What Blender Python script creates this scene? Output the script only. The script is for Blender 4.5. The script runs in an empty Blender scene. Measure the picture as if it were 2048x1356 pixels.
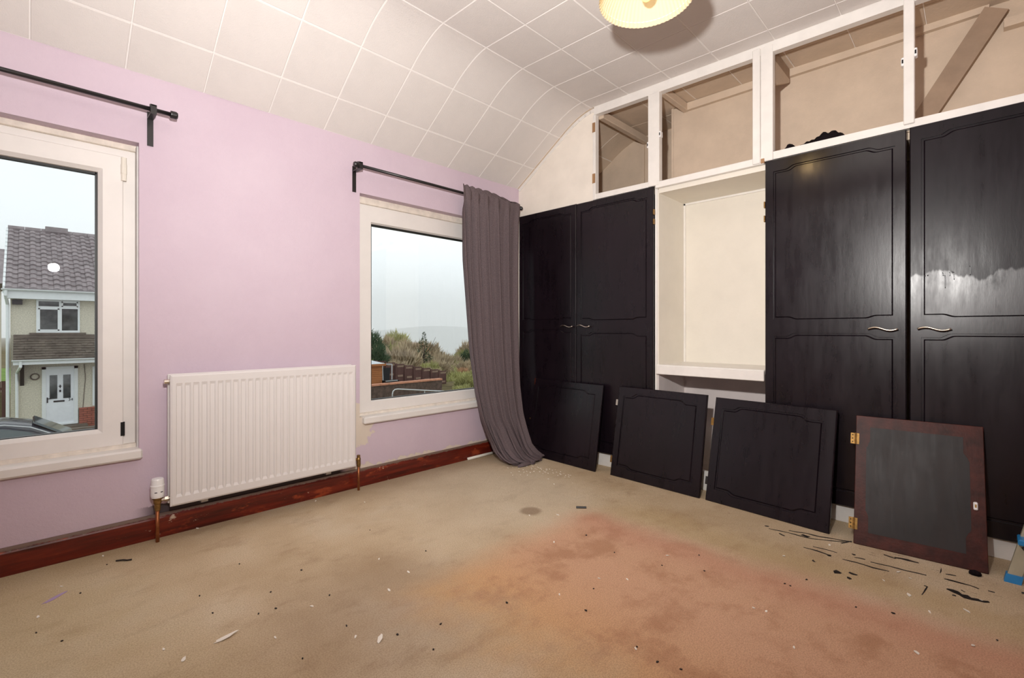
import bpy, bmesh, math, random
from mathutils import Vector, Matrix, noise
from mathutils.geometry import tessellate_polygon

R = math.radians
rnd = random.Random(7)
scene = bpy.context.scene
COL = scene.collection


def lin(r, g, b, a=1.0):
    f = lambda c: (c / 255 / 12.92) if c / 255 <= 0.04045 else ((c / 255 + 0.055) / 1.055) ** 2.4
    return (f(r), f(g), f(b), a)


# ------------------------------------------------------------------ camera
cam = bpy.data.objects.new('camera', bpy.data.cameras.new('camera'))
COL.objects.link(cam)
cam.location = (-2.96, -2.843, 1.0)
cam.rotation_euler = (R(90), 0, -R(45.55))
cam.data.sensor_width = 36
cam.data.lens = 952.0 * 36 / 2048
cam.data.shift_y = (661.0 - 678.0) / 2048
cam.data.clip_start = 0.05
cam.data.clip_end = 5000
scene.camera = cam

# ------------------------------------------------------------------ world: even overcast sky
world = bpy.data.worlds.new('sky')
scene.world = world
world.use_nodes = True
wn = world.node_tree
wn.nodes.clear()
wo = wn.nodes.new('ShaderNodeOutputWorld')
wb = wn.nodes.new('ShaderNodeBackground')
wt = wn.nodes.new('ShaderNodeTexCoord')
wz = wn.nodes.new('ShaderNodeTexNoise')
wz.inputs['Scale'].default_value = 2.2
wz.inputs['Detail'].default_value = 3
wr = wn.nodes.new('ShaderNodeValToRGB')
wr.color_ramp.elements[0].position = 0.3
wr.color_ramp.elements[0].color = lin(233, 239, 243)
wr.color_ramp.elements[1].position = 0.7
wr.color_ramp.elements[1].color = lin(247, 250, 252)
wn.links.new(wt.outputs['Generated'], wz.inputs['Vector'])
wn.links.new(wz.outputs['Fac'], wr.inputs['Fac'])
wn.links.new(wr.outputs['Color'], wb.inputs['Color'])
wn.links.new(wb.outputs['Background'], wo.inputs['Surface'])
wb.inputs['Strength'].default_value = 0.72

# ------------------------------------------------------------------ the photographer's flash (mirrored in the window pane)
fl = bpy.data.lights.new('camera_flash', 'SPOT')
flash = bpy.data.objects.new('camera_flash', fl)
COL.objects.link(flash)
flash.location = (-2.80, -2.56, 1.535)
fl.energy = 172
fl.color = (1.0, 0.965, 0.93)
fl.shadow_soft_size = 0.035
fl.spot_size = R(178)
fl.spot_blend = 1.0
flash.rotation_euler = (Vector((-0.72, -0.82, 2.9)) - flash.location).to_track_quat('-Z', 'Y').to_euler()

# ------------------------------------------------------------------ colour management
vs = scene.view_settings
scene.display_settings.display_device = 'sRGB'
vs.view_transform = 'Standard'
vs.look = 'None'
vs.gamma = 1.0
vs.use_curve_mapping = False
vs.exposure = 0.85
scene.cycles.max_bounces = 10
scene.cycles.diffuse_bounces = 7
scene.cycles.volume_bounces = 8
scene.cycles.transparent_max_bounces = 16
scene.cycles.sample_clamp_indirect = 6.0


# ------------------------------------------------------------------ material helpers
class NT:
    def __init__(self, name):
        self.m = bpy.data.materials.new(name)
        self.m.use_nodes = True
        self.t = self.m.node_tree
        self.t.nodes.clear()
        self.out = self.t.nodes.new('ShaderNodeOutputMaterial')

    def n(self, typ, props=None, **inp):
        nd = self.t.nodes.new('ShaderNode' + typ)
        for k, v in (props or {}).items():
            setattr(nd, k, v)
        for k, v in inp.items():
            k = k.replace('_', ' ')
            self.put(nd.inputs[k], v)
        return nd

    def put(self, sock, v):
        if isinstance(v, bpy.types.NodeSocket):
            self.t.links.new(v, sock)
        else:
            sock.default_value = v

    def math(self, op, a, b=0.0, clamp=False):
        nd = self.t.nodes.new('ShaderNodeMath')
        nd.operation = op
        nd.use_clamp = clamp
        self.put(nd.inputs[0], a)
        self.put(nd.inputs[1], b)
        return nd.outputs[0]

    def coord(self, kind='Object'):
        return self.n('TexCoord').outputs[kind]

    def noise(self, vec, scale, detail=3.0, rough=0.55, mapping=None):
        if mapping:
            mp = self.n('Mapping')
            self.put(mp.inputs['Vector'], vec)
            mp.inputs['Scale'].default_value = mapping
            vec = mp.outputs['Vector']
        nd = self.n('TexNoise', Vector=vec, Scale=scale, Detail=detail, Roughness=rough)
        return nd.outputs['Fac']

    def ramp(self, fac, stops):
        nd = self.n('ValToRGB', Fac=fac)
        cr = nd.color_ramp
        while len(cr.elements) < len(stops):
            cr.elements.new(0.5)
        for e, (p, c) in zip(cr.elements, stops):
            e.position = p
            e.color = c if len(c) == 4 else (*c, 1)
        return nd.outputs['Color']

    def smooth(self, v, a, b):
        nd = self.n('MapRange', {'interpolation_type': 'SMOOTHSTEP'})
        self.put(nd.inputs['Value'], v)
        nd.inputs['From Min'].default_value = a
        nd.inputs['From Max'].default_value = b
        return nd.outputs['Result']

    def mix(self, fac, a, b, blend='MIX'):
        nd = self.t.nodes.new('ShaderNodeMix')
        nd.data_type = 'RGBA'
        nd.blend_type = blend
        self.put(nd.inputs['Factor'], fac)
        self.put(nd.inputs[6], a)
        self.put(nd.inputs[7], b)
        return nd.outputs[2]

    def bump(self, h, strength=0.3, dist=0.01):
        nd = self.n('Bump', Height=h, Strength=strength, Distance=dist)
        return nd.outputs['Normal']

    def bsdf(self, color, rough=0.6, normal=None, metal=0.0, spec=0.5, coat=0.0, **kw):
        nd = self.n('BsdfPrincipled')
        self.put(nd.inputs['Base Color'], color)
        self.put(nd.inputs['Roughness'], rough)
        self.put(nd.inputs['Metallic'], metal)
        self.put(nd.inputs['Specular IOR Level'], spec)
        self.put(nd.inputs['Coat Weight'], coat)
        if normal is not None:
            self.put(nd.inputs['Normal'], normal)
        for k, v in kw.items():
            self.put(nd.inputs[k.replace('_', ' ')], v)
        self.t.links.new(nd.outputs[0], self.out.inputs['Surface'])
        return nd


def simple(name, c, rough=0.6, var=0.06, scale=12.0, bump=0.0, bscale=120.0, metal=0.0, spec=0.5, stretch=None, coat=0.0):
    t = NT(name)
    co = t.coord()
    f = t.noise(co, scale, 4, 0.6, stretch)
    a = tuple(max(0, x * (1 - var * 2)) for x in c[:3]) + (1,)
    b = tuple(min(1, x * (1 + var)) for x in c[:3]) + (1,)
    colr = t.ramp(f, [(0.3, a), (0.65, b)])
    nrm = t.bump(t.noise(co, bscale, 3), bump, 0.004) if bump else None
    t.bsdf(colr, rough, nrm, metal, spec, coat)
    return t.m


M = {}
# lilac painted textured wall, with a bare plaster patch under the second window's sill
t = NT('lilac_wall_paint')
co = t.coord()
sx = t.n('SeparateXYZ', Vector=co)
n1 = t.noise(co, 1.7, 4)
base = t.ramp(n1, [(0.3, lin(197, 178, 192)), (0.7, lin(206, 189, 201))])
n2 = t.noise(co, 26, 5, 0.65)
base = t.mix(t.math('MULTIPLY', n2, 0.12), base, lin(220, 206, 217))
dx = t.math('ADD', sx.outputs['X'], 1.50)
dz = t.math('SUBTRACT', sx.outputs['Z'], 0.40)
nn = t.math('MULTIPLY', t.math('SUBTRACT', t.noise(co, 16, 5, 0.7), 0.5), 0.22)
dd = t.math('ADD', t.math('SQRT', t.math('ADD', t.math('MULTIPLY', dx, dx), t.math('MULTIPLY', t.math('MULTIPLY', dz, dz), 0.85))), nn)
patch = t.math('SUBTRACT', 1.0, t.smooth(dd, 0.130, 0.140))
low = t.math('SUBTRACT', 1.0, t.smooth(t.math('ADD', sx.outputs['Z'], t.math('MULTIPLY', t.math('SUBTRACT', t.noise(co, 9, 6, 0.7), 0.5), 0.16)), 0.120, 0.126))
xr = t.smooth(sx.outputs['X'], -1.62, -1.5)
patch = t.math('MAXIMUM', patch, t.math('MULTIPLY', low, xr))
colr = t.mix(patch, base, lin(214, 202, 188))
dmg_shade = t.math('SUBTRACT', 1.0, t.smooth(t.math('ADD', sx.outputs['Z'], t.math('MULTIPLY', t.math('SUBTRACT', t.noise(co, 14, 5, 0.7), 0.5), 0.05)), 0.150, 0.158))
dmg_shade = t.math('MULTIPLY', dmg_shade, t.math('MULTIPLY', t.smooth(sx.outputs['X'], -2.62, -2.50), t.math('SUBTRACT', 1.0, t.smooth(sx.outputs['X'], -1.60, -1.55))))
colr = t.mix(t.math('MULTIPLY', dmg_shade, 0.92), colr, lin(40, 33, 30))  # damaged plaster plus the radiator's shadow, painted dark above the skirting
bh = t.math('ADD', t.math('MULTIPLY', t.noise(co, 75, 4, 0.7), 0.6), t.math('MULTIPLY', t.noise(co, 9, 3), 1.2))
bh = t.math('SUBTRACT', bh, t.math('MULTIPLY', patch, 0.5))
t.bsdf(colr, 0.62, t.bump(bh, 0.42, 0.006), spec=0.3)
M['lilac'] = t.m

M['tile'] = simple('ceiling_tile_paint', lin(221, 216, 212), 0.8, 0.02, 4, 0.35, 190, spec=0.2)
M['joint'] = simple('white_tile_joint', lin(243, 240, 237), 0.8, 0.01, 4, spec=0.2)
M['white'] = simple('white_gloss_paint', lin(230, 227, 222), 0.38, 0.03, 9, 0.1, 40)
M['cream'] = simple('cream_paint', lin(226, 221, 210), 0.6, 0.02, 5, 0.15, 60, spec=0.3)
M['plaster'] = simple('white_plaster', lin(236, 229, 218), 0.7, 0.03, 5, 0.25, 40, spec=0.3)
M['beige'] = simple('beige_cupboard_paint', lin(206, 188, 168), 0.75, 0.04, 6, 0.3, 70, spec=0.2)
M['beige_dark'] = simple('brown_beige', lin(160, 138, 118), 0.75, 0.06, 10, 0.2, 40, spec=0.2)
M['lower_wall'] = simple('pale_mauve_lining', lin(226, 217, 214), 0.7, 0.04, 6, 0.2, 50, spec=0.3)
M['upvc'] = simple('white_upvc', lin(226, 222, 218), 0.5, 0.02, 6)
M['timber_white'] = simple('aged_white_timber', lin(226, 217, 205), 0.5, 0.08, 20, 0.2, 60)
M['gasket'] = simple('black_rubber', lin(24, 26, 25), 0.5, 0.1)
M['sealant'] = simple('grey_sealant', lin(205, 203, 200), 0.6, 0.05)
M['rad'] = simple('radiator_enamel', lin(222, 218, 216), 0.3, 0.01, 5)
M['copper'] = simple('copper_pipe', lin(168, 104, 66), 0.4, 0.15, 40, metal=0.75)
M['brass'] = simple('dull_brass', lin(150, 118, 72), 0.45, 0.2, 60, metal=0.85)
M['gold'] = simple('brass_hinge', lin(146, 112, 60), 0.5, 0.2, 60, metal=0.7)
M['chrome'] = simple('brushed_steel', lin(214, 206, 192), 0.25, 0.04, metal=1.0)
M['plastic_white'] = simple('white_plastic', lin(240, 240, 240), 0.35, 0.01)
M['black_metal'] = simple('black_metal', lin(30, 27, 28), 0.35, 0.08, 30)
M['bare_wood'] = simple('bare_wood', lin(160, 122, 86), 0.6, 0.15, 30, stretch=(1, 1, 0.2))
M['dark'] = simple('dark_void', lin(20, 18, 18), 0.9, 0.1)
M['blue'] = simple('blue_plastic', lin(38, 128, 190), 0.4, 0.06)
M['alu'] = simple('dull_aluminium', lin(176, 172, 150), 0.45, 0.06, metal=0.4)
M['black_cloth'] = simple('black_cloth', lin(26, 20, 24), 0.95, 0.2, 40, 0.4, 200, spec=0.1)
M['flake'] = simple('white_paint_flake', lin(238, 232, 220), 0.6, 0.03)
M['crumb'] = simple('dark_crumb', lin(46, 38, 34), 0.8, 0.1)
M['smear'] = simple('dried_black_paint', lin(38, 31, 29), 0.55, 0.3, 60, 0.4, 200)
M['violet'] = simple('violet_chalk', lin(170, 148, 186), 0.8, 0.1)

# black brushed paint on the doors
def door_mat(name, c1, c2, r0, r1, top_gloss=False, runs=False):
    t = NT(name)
    co = t.coord()
    st = t.noise(co, 9, 5, 0.65, (3.0, 3.0, 0.45))
    cl = t.noise(co, 3.2, 3)
    colr = t.ramp(t.math('MULTIPLY', t.math('ADD', st, cl), 0.5), [(0.35, c1), (0.68, c2)])
    blot = t.noise(co, 4.0, 5, 0.7, (1.4, 1.4, 0.6))
    rough = t.n('MapRange', Value=t.math('ADD', t.math('MULTIPLY', st, 0.5), t.math('MULTIPLY', blot, 0.5)))
    rough.inputs['From Min'].default_value = 0.36
    rough.inputs['From Max'].default_value = 0.64
    rough.inputs['To Min'].default_value = r0
    rough.inputs['To Max'].default_value = r1
    h = t.math('ADD', t.math('MULTIPLY', st, 1.0), t.math('MULTIPLY', t.noise(co, 60, 4, 0.7, (1, 1, 0.3)), 0.35))
    rg, sp = rough.outputs['Result'], 0.38
    pz = t.n('SeparateXYZ', Vector=t.n('NewGeometry').outputs['Position']).outputs['Z']
    if top_gloss:      # the top of this door got a thicker, glossier coat
        f = t.smooth(t.math('ADD', pz, t.math('MULTIPLY', t.math('SUBTRACT', blot, 0.5), 0.3)), 1.62, 1.80)
        rg = t.math('SUBTRACT', rg, t.math('MULTIPLY', f, 0.13))
    if runs:           # a glossy second coat that stopped half way up the door, with runs
        wav = t.math('MULTIPLY', t.math('SUBTRACT', t.noise(co, 7.5, 4, 0.6, (1, 1, 0.15)), 0.5), 0.22)
        f = t.smooth(t.math('ADD', pz, wav), 1.262, 1.276)
        sp = t.math('SUBTRACT', 0.62, t.math('MULTIPLY', f, 0.42))
        pat = t.math('MULTIPLY', t.smooth(t.noise(co, 6, 5, 0.7, (1.3, 1.3, 0.7)), 0.45, 0.75), t.math('SUBTRACT', 1.0, f))
        pat = t.math('MULTIPLY', pat, t.smooth(pz, 0.95, 1.15))
        sp = t.math('MULTIPLY', sp, t.math('SUBTRACT', 1.0, t.math('MULTIPLY', pat, 0.6)))
        sp = t.math('MULTIPLY', sp, t.math('ADD', 0.6, t.math('MULTIPLY', t.smooth(pz, 0.8, 1.1), 0.4)))
    t.bsdf(colr, rg, t.bump(h, 0.045, 0.006), spec=sp)
    return t.m

M['door'] = door_mat('black_brushed_gloss', lin(15, 9, 14), lin(25, 17, 24), 0.24, 0.35)
M['door_top'] = door_mat('black_gloss_thick_coat', lin(15, 9, 14), lin(25, 17, 24), 0.24, 0.35, top_gloss=True)
M['door_runs'] = door_mat('black_gloss_with_runs', lin(15, 9, 14), lin(25, 17, 24), 0.26, 0.38, runs=True)
M['door_old'] = door_mat('worn_black_paint', lin(22, 18, 18), lin(44, 37, 36), 0.45, 0.6)
M['mahogany'] = simple('dark_mahogany', lin(66, 28, 20), 0.45, 0.3, 14, 0.15, 90, spec=0.22, stretch=(1, 0.25, 1))

# red-brown varnished skirting with chips
t = NT('varnished_skirting')
co = t.coord()
g = t.noise(co, 7, 5, 0.6, (0.5, 3, 6))
colr = t.ramp(g, [(0.3, lin(58, 16, 10)), (0.55, lin(98, 27, 16)), (0.75, lin(124, 44, 24))])
bl = t.smooth(t.noise(co, 5.5, 4, 0.7, (1, 1, 2.5)), 0.56, 0.68)
colr = t.mix(bl, colr, lin(146, 62, 34))
ch = t.smooth(t.math('ADD', t.noise(co, 22, 6, 0.75, (0.8, 1, 1.3)), t.math('MULTIPLY', t.smooth(t.noise(co, 1.9, 2, 0.5, (1, 0.1, 0.1)), 0.5, 0.7), 0.06)), 0.66, 0.69)
colr = t.mix(ch, colr, lin(200, 180, 160))
sz = t.n('SeparateXYZ', Vector=co)
edge = t.smooth(t.math('ADD', sz.outputs['Z'], t.math('MULTIPLY', t.noise(co, 40, 5, 0.8), 0.030)), 0.113, 0.118)
colr = t.mix(edge, colr, lin(112, 92, 80))
t.bsdf(colr, 0.28, t.bump(t.noise(co, 60, 4, 0.7), 0.15, 0.003))
M['skirting'] = t.m

# worn carpet: beige, soiled, with the orange-pink field where a big piece of furniture's rug bled
t = NT('stained_carpet')
co = t.coord()
sx = t.n('SeparateXYZ', Vector=co)
x, y = sx.outputs['X'], sx.outputs['Y']
d1 = t.math('MULTIPLY', t.math('SUBTRACT', t.noise(co, 2.6, 5, 0.65), 0.5), 0.55)
d2 = t.math('MULTIPLY', t.math('SUBTRACT', t.noise(co, 3.4, 4, 0.6, (1, 1, 1.7)), 0.5), 0.30)
xx = t.math('ADD', x, d1)
yy = t.math('ADD', y, d2)
xe = t.math('ADD', x, t.math('MULTIPLY', d2, 0.45))
big = t.noise(co, 1.25, 4, 0.6)
mid = t.noise(co, 5.0, 5, 0.65, (1.0, 1.6, 1))
fine = t.noise(co, 210, 3, 0.7)
base = t.ramp(big, [(0.30, lin(188, 165, 133)), (0.52, lin(210, 190, 160)), (0.72, lin(224, 211, 188))])
base = t.mix(t.math('MULTIPLY', t.smooth(mid, 0.50, 0.72), 0.32), base, lin(146, 118, 92))
# pale bleached area towards the far window, grey traffic soil in the middle
pale = t.math('MULTIPLY', t.smooth(xx, -1.9, -1.0), t.math('SUBTRACT', 1.0, t.smooth(xx, -0.75, -0.3)))
pale = t.math('MULTIPLY', pale, t.smooth(yy, -1.45, -1.0))
base = t.mix(t.math('MULTIPLY', pale, 0.45), base, lin(214, 203, 183))
gx = t.math('ADD', xx, 2.05)
gy = t.math('ADD', yy, 1.32)
gd = t.math('SQRT', t.math('ADD', t.math('MULTIPLY', gx, gx), t.math('MULTIPLY', gy, gy)))
soil = t.math('SUBTRACT', 1.0, t.smooth(gd, 0.10, 0.62))
base = t.mix(t.math('MULTIPLY', soil, 0.38), base, lin(132, 110, 94))
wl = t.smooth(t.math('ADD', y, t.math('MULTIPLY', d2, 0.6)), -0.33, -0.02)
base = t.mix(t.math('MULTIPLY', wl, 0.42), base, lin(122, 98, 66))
lx = t.math('SUBTRACT', 1.0, t.smooth(xx, -2.95, -2.35))
base = t.mix(t.math('MULTIPLY', lx, 0.35), base, lin(196, 184, 140))
mk = t.math('MULTIPLY', t.smooth(xx, -2.10, -1.62), t.math('SUBTRACT', 1.0, t.smooth(xe, -0.90, -0.64)))
mk = t.math('MULTIPLY', mk, t.math('SUBTRACT', 1.0, t.smooth(t.math('ADD', y, t.math('MULTIPLY', d2, 0.5)), -1.42, -1.16)))
side = t.smooth(t.math('ADD', x, t.math('MULTIPLY', y, -0.10)), -1.95, -1.05)
st = t.mix(side, lin(214, 168, 112), lin(212, 168, 138))
st = t.mix(t.math('MULTIPLY', t.smooth(t.noise(co, 4.2, 6, 0.68), 0.46, 0.66), 0.72), st, lin(176, 128, 98))
edge = t.math('MULTIPLY', t.smooth(xe, -1.0, -0.80), t.math('SUBTRACT', 1.0, t.smooth(y, -2.5, -1.9)))
st = t.mix(t.math('MULTIPLY', t.smooth(xe, -1.08, -0.84), 0.5), st, lin(200, 144, 122))
colr = t.mix(t.math('MULTIPLY', mk, 0.94), base, st)
# yellowed band just beside the stain
bd = t.math('MULTIPLY', t.smooth(xe, -0.80, -0.66), t.math('SUBTRACT', 1.0, t.smooth(xe, -0.62, -0.40)))
bd = t.math('MULTIPLY', bd, t.math('SUBTRACT', 1.0, t.smooth(y, -1.6, -1.2)))
colr = t.mix(t.math('MULTIPLY', bd, 0.30), colr, lin(180, 150, 92))
# small round brown mark
bx = t.math('ADD', x, 1.005)
by = t.math('ADD', y, 1.07)
bdist = t.math('ADD', t.math('SQRT', t.math('ADD', t.math('MULTIPLY', bx, bx), t.math('MULTIPLY', by, by))), t.math('MULTIPLY', d2, 0.12))
colr = t.mix(t.math('MULTIPLY', t.math('SUBTRACT', 1.0, t.smooth(bdist, 0.035, 0.075)), 0.6), colr, lin(118, 92, 70))
colr = t.mix(t.math('MULTIPLY', t.smooth(fine, 0.42, 0.60), 0.32), colr, lin(128, 102, 78))
spk = t.smooth(t.noise(co, 95, 3, 0.8), 0.73, 0.76)
colr = t.mix(t.math('MULTIPLY', spk, 0.55), colr, lin(80, 62, 48))
sc = t.smooth(t.noise(co, 34, 5, 0.75, (1.6, 0.22, 1)), 0.61, 0.66)
sc = t.math('MULTIPLY', sc, t.math('MULTIPLY', t.smooth(x, -0.52, -0.36), t.math('SUBTRACT', 1.0, t.smooth(x, -0.22, -0.12))))
sc = t.math('MULTIPLY', sc, t.math('SUBTRACT', 1.0, t.smooth(y, -2.25, -2.05)))
colr = t.mix(t.math('MULTIPLY', sc, 0.75), colr, lin(58, 48, 42))
h = t.math('ADD', t.math('MULTIPLY', fine, 0.7), t.math('MULTIPLY', t.noise(co, 30, 4, 0.7), 0.8))
t.bsdf(colr, 0.95, t.bump(h, 0.55, 0.006), spec=0.08)
M['carpet'] = t.m

# grey woven curtain
t = NT('grey_curtain_cloth')
co = t.coord()
w = t.noise(co, 300, 2, 0.5, (1, 1, 0.6))
colr = t.ramp(w, [(0.3, lin(88, 77, 80)), (0.7, lin(115, 102, 104))])
t.bsdf(colr, 0.9, t.bump(w, 0.25, 0.002), spec=0.15)
M['curtain'] = t.m

# window glass: fresnel reflection over clear transmission
t = NT('window_glass')
bf = t.n('NewGeometry').outputs['Backfacing']
ior = t.math('SUBTRACT', 1.5, t.math('MULTIPLY', bf, 1.5 - 1 / 1.5))
fr = t.n('Fresnel', IOR=ior)
gl = t.n('BsdfGlossy', Roughness=0.0)
tr = t.n('BsdfTransparent', Color=(0.97, 0.985, 0.98, 1))
mx = t.n('MixShader')
t.put(mx.inputs[0], fr.outputs[0])
t.put(mx.inputs[1], tr.outputs[0])
t.put(mx.inputs[2], gl.outputs[0])
t.put(t.out.inputs['Surface'], mx.outputs[0])
M['glass'] = t.m
t = NT('far_window_glass')
t.bsdf(t.ramp(t.noise(t.coord(), 3.0, 3), [(0.35, lin(40, 48, 46)), (0.7, lin(92, 98, 96))]), 0.05, spec=0.8)
M['far_glass'] = t.m

# lampshade
t = NT('cream_pleated_shade')
di = t.n('BsdfDiffuse', Color=lin(214, 207, 190))
tl = t.n('BsdfTranslucent', Color=lin(222, 210, 178))
mx = t.n('MixShader')
mx.inputs[0].default_value = 0.45
t.put(mx.inputs[1], di.outputs[0])
t.put(mx.inputs[2], tl.outputs[0])
t.put(t.out.inputs['Surface'], mx.outputs[0])
M['shade'] = t.m
t = NT('lit_bulb')
em = t.n('Emission', Color=lin(255, 226, 120), Strength=1.6)
t.put(t.out.inputs['Surface'], em.outputs[0])
M['bulb'] = t.m

# outdoors
M['render'] = simple('pebbledash_render', lin(214, 208, 190), 0.9, 0.12, 30, 0.6, 12, spec=0.1)
M['rooftile'] = simple('weathered_roof_tile', lin(150, 141, 142), 0.8, 0.14, 3.5, 0.3, 8, spec=0.2)
M['porchtile'] = simple('mossy_porch_tile', lin(112, 104, 94), 0.85, 0.2, 2.5, 0.3, 8, spec=0.15)
M['brick'] = simple('red_brick', lin(166, 100, 84), 0.85, 0.12, 4)
M['stone'] = simple('grey_sill_stone', lin(110, 100, 90), 0.85, 0.12, 4)
M['pipe_white'] = simple('white_rainwater_plastic', lin(232, 236, 236), 0.45, 0.02)
M['door_white'] = simple('white_composite_door', lin(236, 240, 244), 0.4, 0.02)
M['carpaint'] = simple('dark_grey_car_paint', lin(60, 62, 68), 0.2, 0.03, coat=0.5)
M['carglass'] = simple('tinted_car_glass', lin(58, 72, 74), 0.06, 0.05, spec=0.9)
M['tyre'] = simple('tyre_rubber', lin(24, 24, 25), 0.8, 0.05)
M['asphalt'] = simple('asphalt', lin(120, 120, 122), 0.9, 0.08, 2)
M['grass'] = simple('grass_ground', lin(112, 138, 66), 0.95, 0.2, 1.2, 0.5, 6, spec=0.1)
M['scrub'] = simple('scrub_ground', lin(112, 100, 70), 0.95, 0.25, 0.4, 0.5, 2, spec=0.1)
M['cedar'] = simple('orange_shed_boards', lin(176, 112, 66), 0.8, 0.12, 3, stretch=(0.4, 1, 4))
M['felt'] = simple('pale_roof_felt', lin(205, 210, 214), 0.8, 0.04, 2)
M['fence'] = simple('brown_fence_paint', lin(96, 66, 60), 0.85, 0.14, 3, stretch=(1, 1, 0.3))
M['fence_pale'] = simple('pale_trellis', lin(150, 124, 108), 0.85, 0.12, 3)
M['coping'] = simple('terracotta_coping', lin(204, 142, 112), 0.8, 0.12, 3)
M['wallbrick'] = simple('dark_garden_wall', lin(98, 80, 70), 0.9, 0.25, 4)
M['galv'] = simple('galvanised_steel', lin(196, 198, 198), 0.4, 0.05, metal=0.5)
M['twig'] = simple('winter_twigs', lin(190, 172, 144), 0.9, 0.25, 0.35, spec=0.1)
M['twig_green'] = simple('budding_twigs', lin(180, 178, 122), 0.9, 0.2, 0.35, spec=0.1)
M['twig_rust'] = simple('rusty_bracken', lin(196, 156, 122), 0.9, 0.25, 0.35, spec=0.1)
M['needle'] = simple('conifer_needles', lin(86, 104, 78), 0.9, 0.2, 0.6, spec=0.1)
M['trunk'] = simple('bark', lin(84, 72, 62), 0.9, 0.15, 2)
M['hill'] = simple('far_hill', lin(96, 112, 104), 1.0, 0.15, 0.01, spec=0.0)
M['siding_white'] = simple('white_cladding', lin(238, 240, 240), 0.6, 0.02)

# ------------------------------------------------------------------ object helpers
WM = {}


def tag(o, label=None, cat=None, group=None, kind=None):
    if label: o['label'] = label
    if cat: o['category'] = cat
    if group: o['group'] = group
    if kind: o['kind'] = kind
    return o


def thing(name, loc, label, cat, group=None, mat=None):
    o = bpy.data.objects.new(name, None)
    o.empty_display_size = 0.1
    COL.objects.link(o)
    m = mat if mat is not None else Matrix.Translation(Vector(loc))
    o.matrix_world = m
    WM[o] = m.copy()
    return tag(o, label, cat, group)


class MB:
    def __init__(self):
        self.b = bmesh.new()

    def face(self, pts):
        vs_ = [self.b.verts.new(p) for p in pts]
        try:
            return self.b.faces.new(vs_)
        except ValueError:
            return None

    def box(self, x0, x1, y0, y1, z0, z1, m=None, bev=0.0):
        r = bmesh.ops.create_cube(self.b, size=1.0)
        mt = Matrix.Translation(((x0 + x1) / 2, (y0 + y1) / 2, (z0 + z1) / 2)) @ Matrix.Diagonal((abs(x1 - x0), abs(y1 - y0), abs(z1 - z0), 1))
        if m is not None: mt = m @ mt
        bmesh.ops.transform(self.b, matrix=mt, verts=r['verts'])
        if bev:
            es = list({e for v in r['verts'] for e in v.link_edges})
            bmesh.ops.bevel(self.b, geom=es, offset=bev, segments=1, affect='EDGES', profile=0.5)
        return self

    def tube(self, pts, r, seg=8, caps=True, r1=None):
        pts = [Vector(p) for p in pts]
        n = len(pts)
        rings = []
        up = None
        for i, p in enumerate(pts):
            d = (pts[min(i + 1, n - 1)] - pts[max(i - 1, 0)]).normalized()
            if up is None or abs(up.dot(d)) > 0.98:
                up = Vector((0, 0, 1)) if abs(d.z) < 0.9 else Vector((1, 0, 0))
            a = d.cross(up).normalized()
            c = a.cross(d).normalized()
            up = c
            rr = r if r1 is None else r + (r1 - r) * i / max(1, n - 1)
            rings.append([self.b.verts.new(p + (a * math.cos(2 * math.pi * k / seg) + c * math.sin(2 * math.pi * k / seg)) * rr) for k in range(seg)])
        for A, B in zip(rings, rings[1:]):
            for k in range(seg):
                self.b.faces.new((A[k], A[(k + 1) % seg], B[(k + 1) % seg], B[k]))
        if caps:
            self.b.faces.new(rings[0][::-1])
            self.b.faces.new(rings[-1])
        return self

    def lathe(self, prof, c, seg=24, wave=0.0, nw=0, axis='Z'):
        rings = []
        for (r, z) in prof:
            ring = []
            for k in range(seg):
                a = 2 * math.pi * k / seg
                rr = r * (1 + wave * math.cos(nw * a)) if nw else r
                v = Vector((rr * math.cos(a), rr * math.sin(a), z))
                if axis == 'X': v = Vector((v.z, v.x, v.y))
                if axis == 'Y': v = Vector((v.x, v.z, v.y))
                ring.append(self.b.verts.new(Vector(c) + v))
            rings.append(ring)
        for A, B in zip(rings, rings[1:]):
            for k in range(seg):
                self.b.faces.new((A[k], A[(k + 1) % seg], B[(k + 1) % seg], B[k]))
        return self

    def prism(self, poly, vec):
        """poly: list of 3D points, extruded by vec"""
        v = Vector(vec)
        P = [Vector(p) for p in poly]
        A = [self.b.verts.new(p) for p in P]
        B = [self.b.verts.new(p + v) for p in P]
        self.b.faces.new(A)
        self.b.faces.new(B[::-1])
        n = len(P)
        for i in range(n):
            self.b.faces.new((A[i], B[i], B[(i + 1) % n], A[(i + 1) % n]))
        return self

    def build(self, name, mat, parent=None, local=False, smooth=False, kind=None, label=None, cat=None, group=None, fix=True):
        if fix:
            bmesh.ops.recalc_face_normals(self.b, faces=self.b.faces[:])
        if parent is not None and not local:
            self.b.transform(WM[parent].inverted())
        me = bpy.data.meshes.new(name)
        self.b.to_mesh(me)
        self.b.free()
        if smooth:
            for p in me.polygons: p.use_smooth = True
        me.materials.append(mat)
        o = bpy.data.objects.new(name, me)
        COL.objects.link(o)
        if parent is not None:
            o.parent = parent
            WM[o] = WM[parent]
        else:
            WM[o] = Matrix.Identity(4)
        return tag(o, label, cat, group, kind)


def box(name, mat, parent, b, bev=0.0, **kw):
    return MB().box(*b, bev=bev).build(name, mat, parent, **kw)


def dup(root, m, label=None, group=None):
    r = root.copy()
    COL.objects.link(r)
    r.matrix_world = m
    if label: r['label'] = label
    if group: r['group'] = group
    for ch in root.children:
        c = ch.copy()
        COL.objects.link(c)
        c.parent = r
        for g in ch.children:
            d = g.copy()
            COL.objects.link(d)
            d.parent = c
    return r


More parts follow.
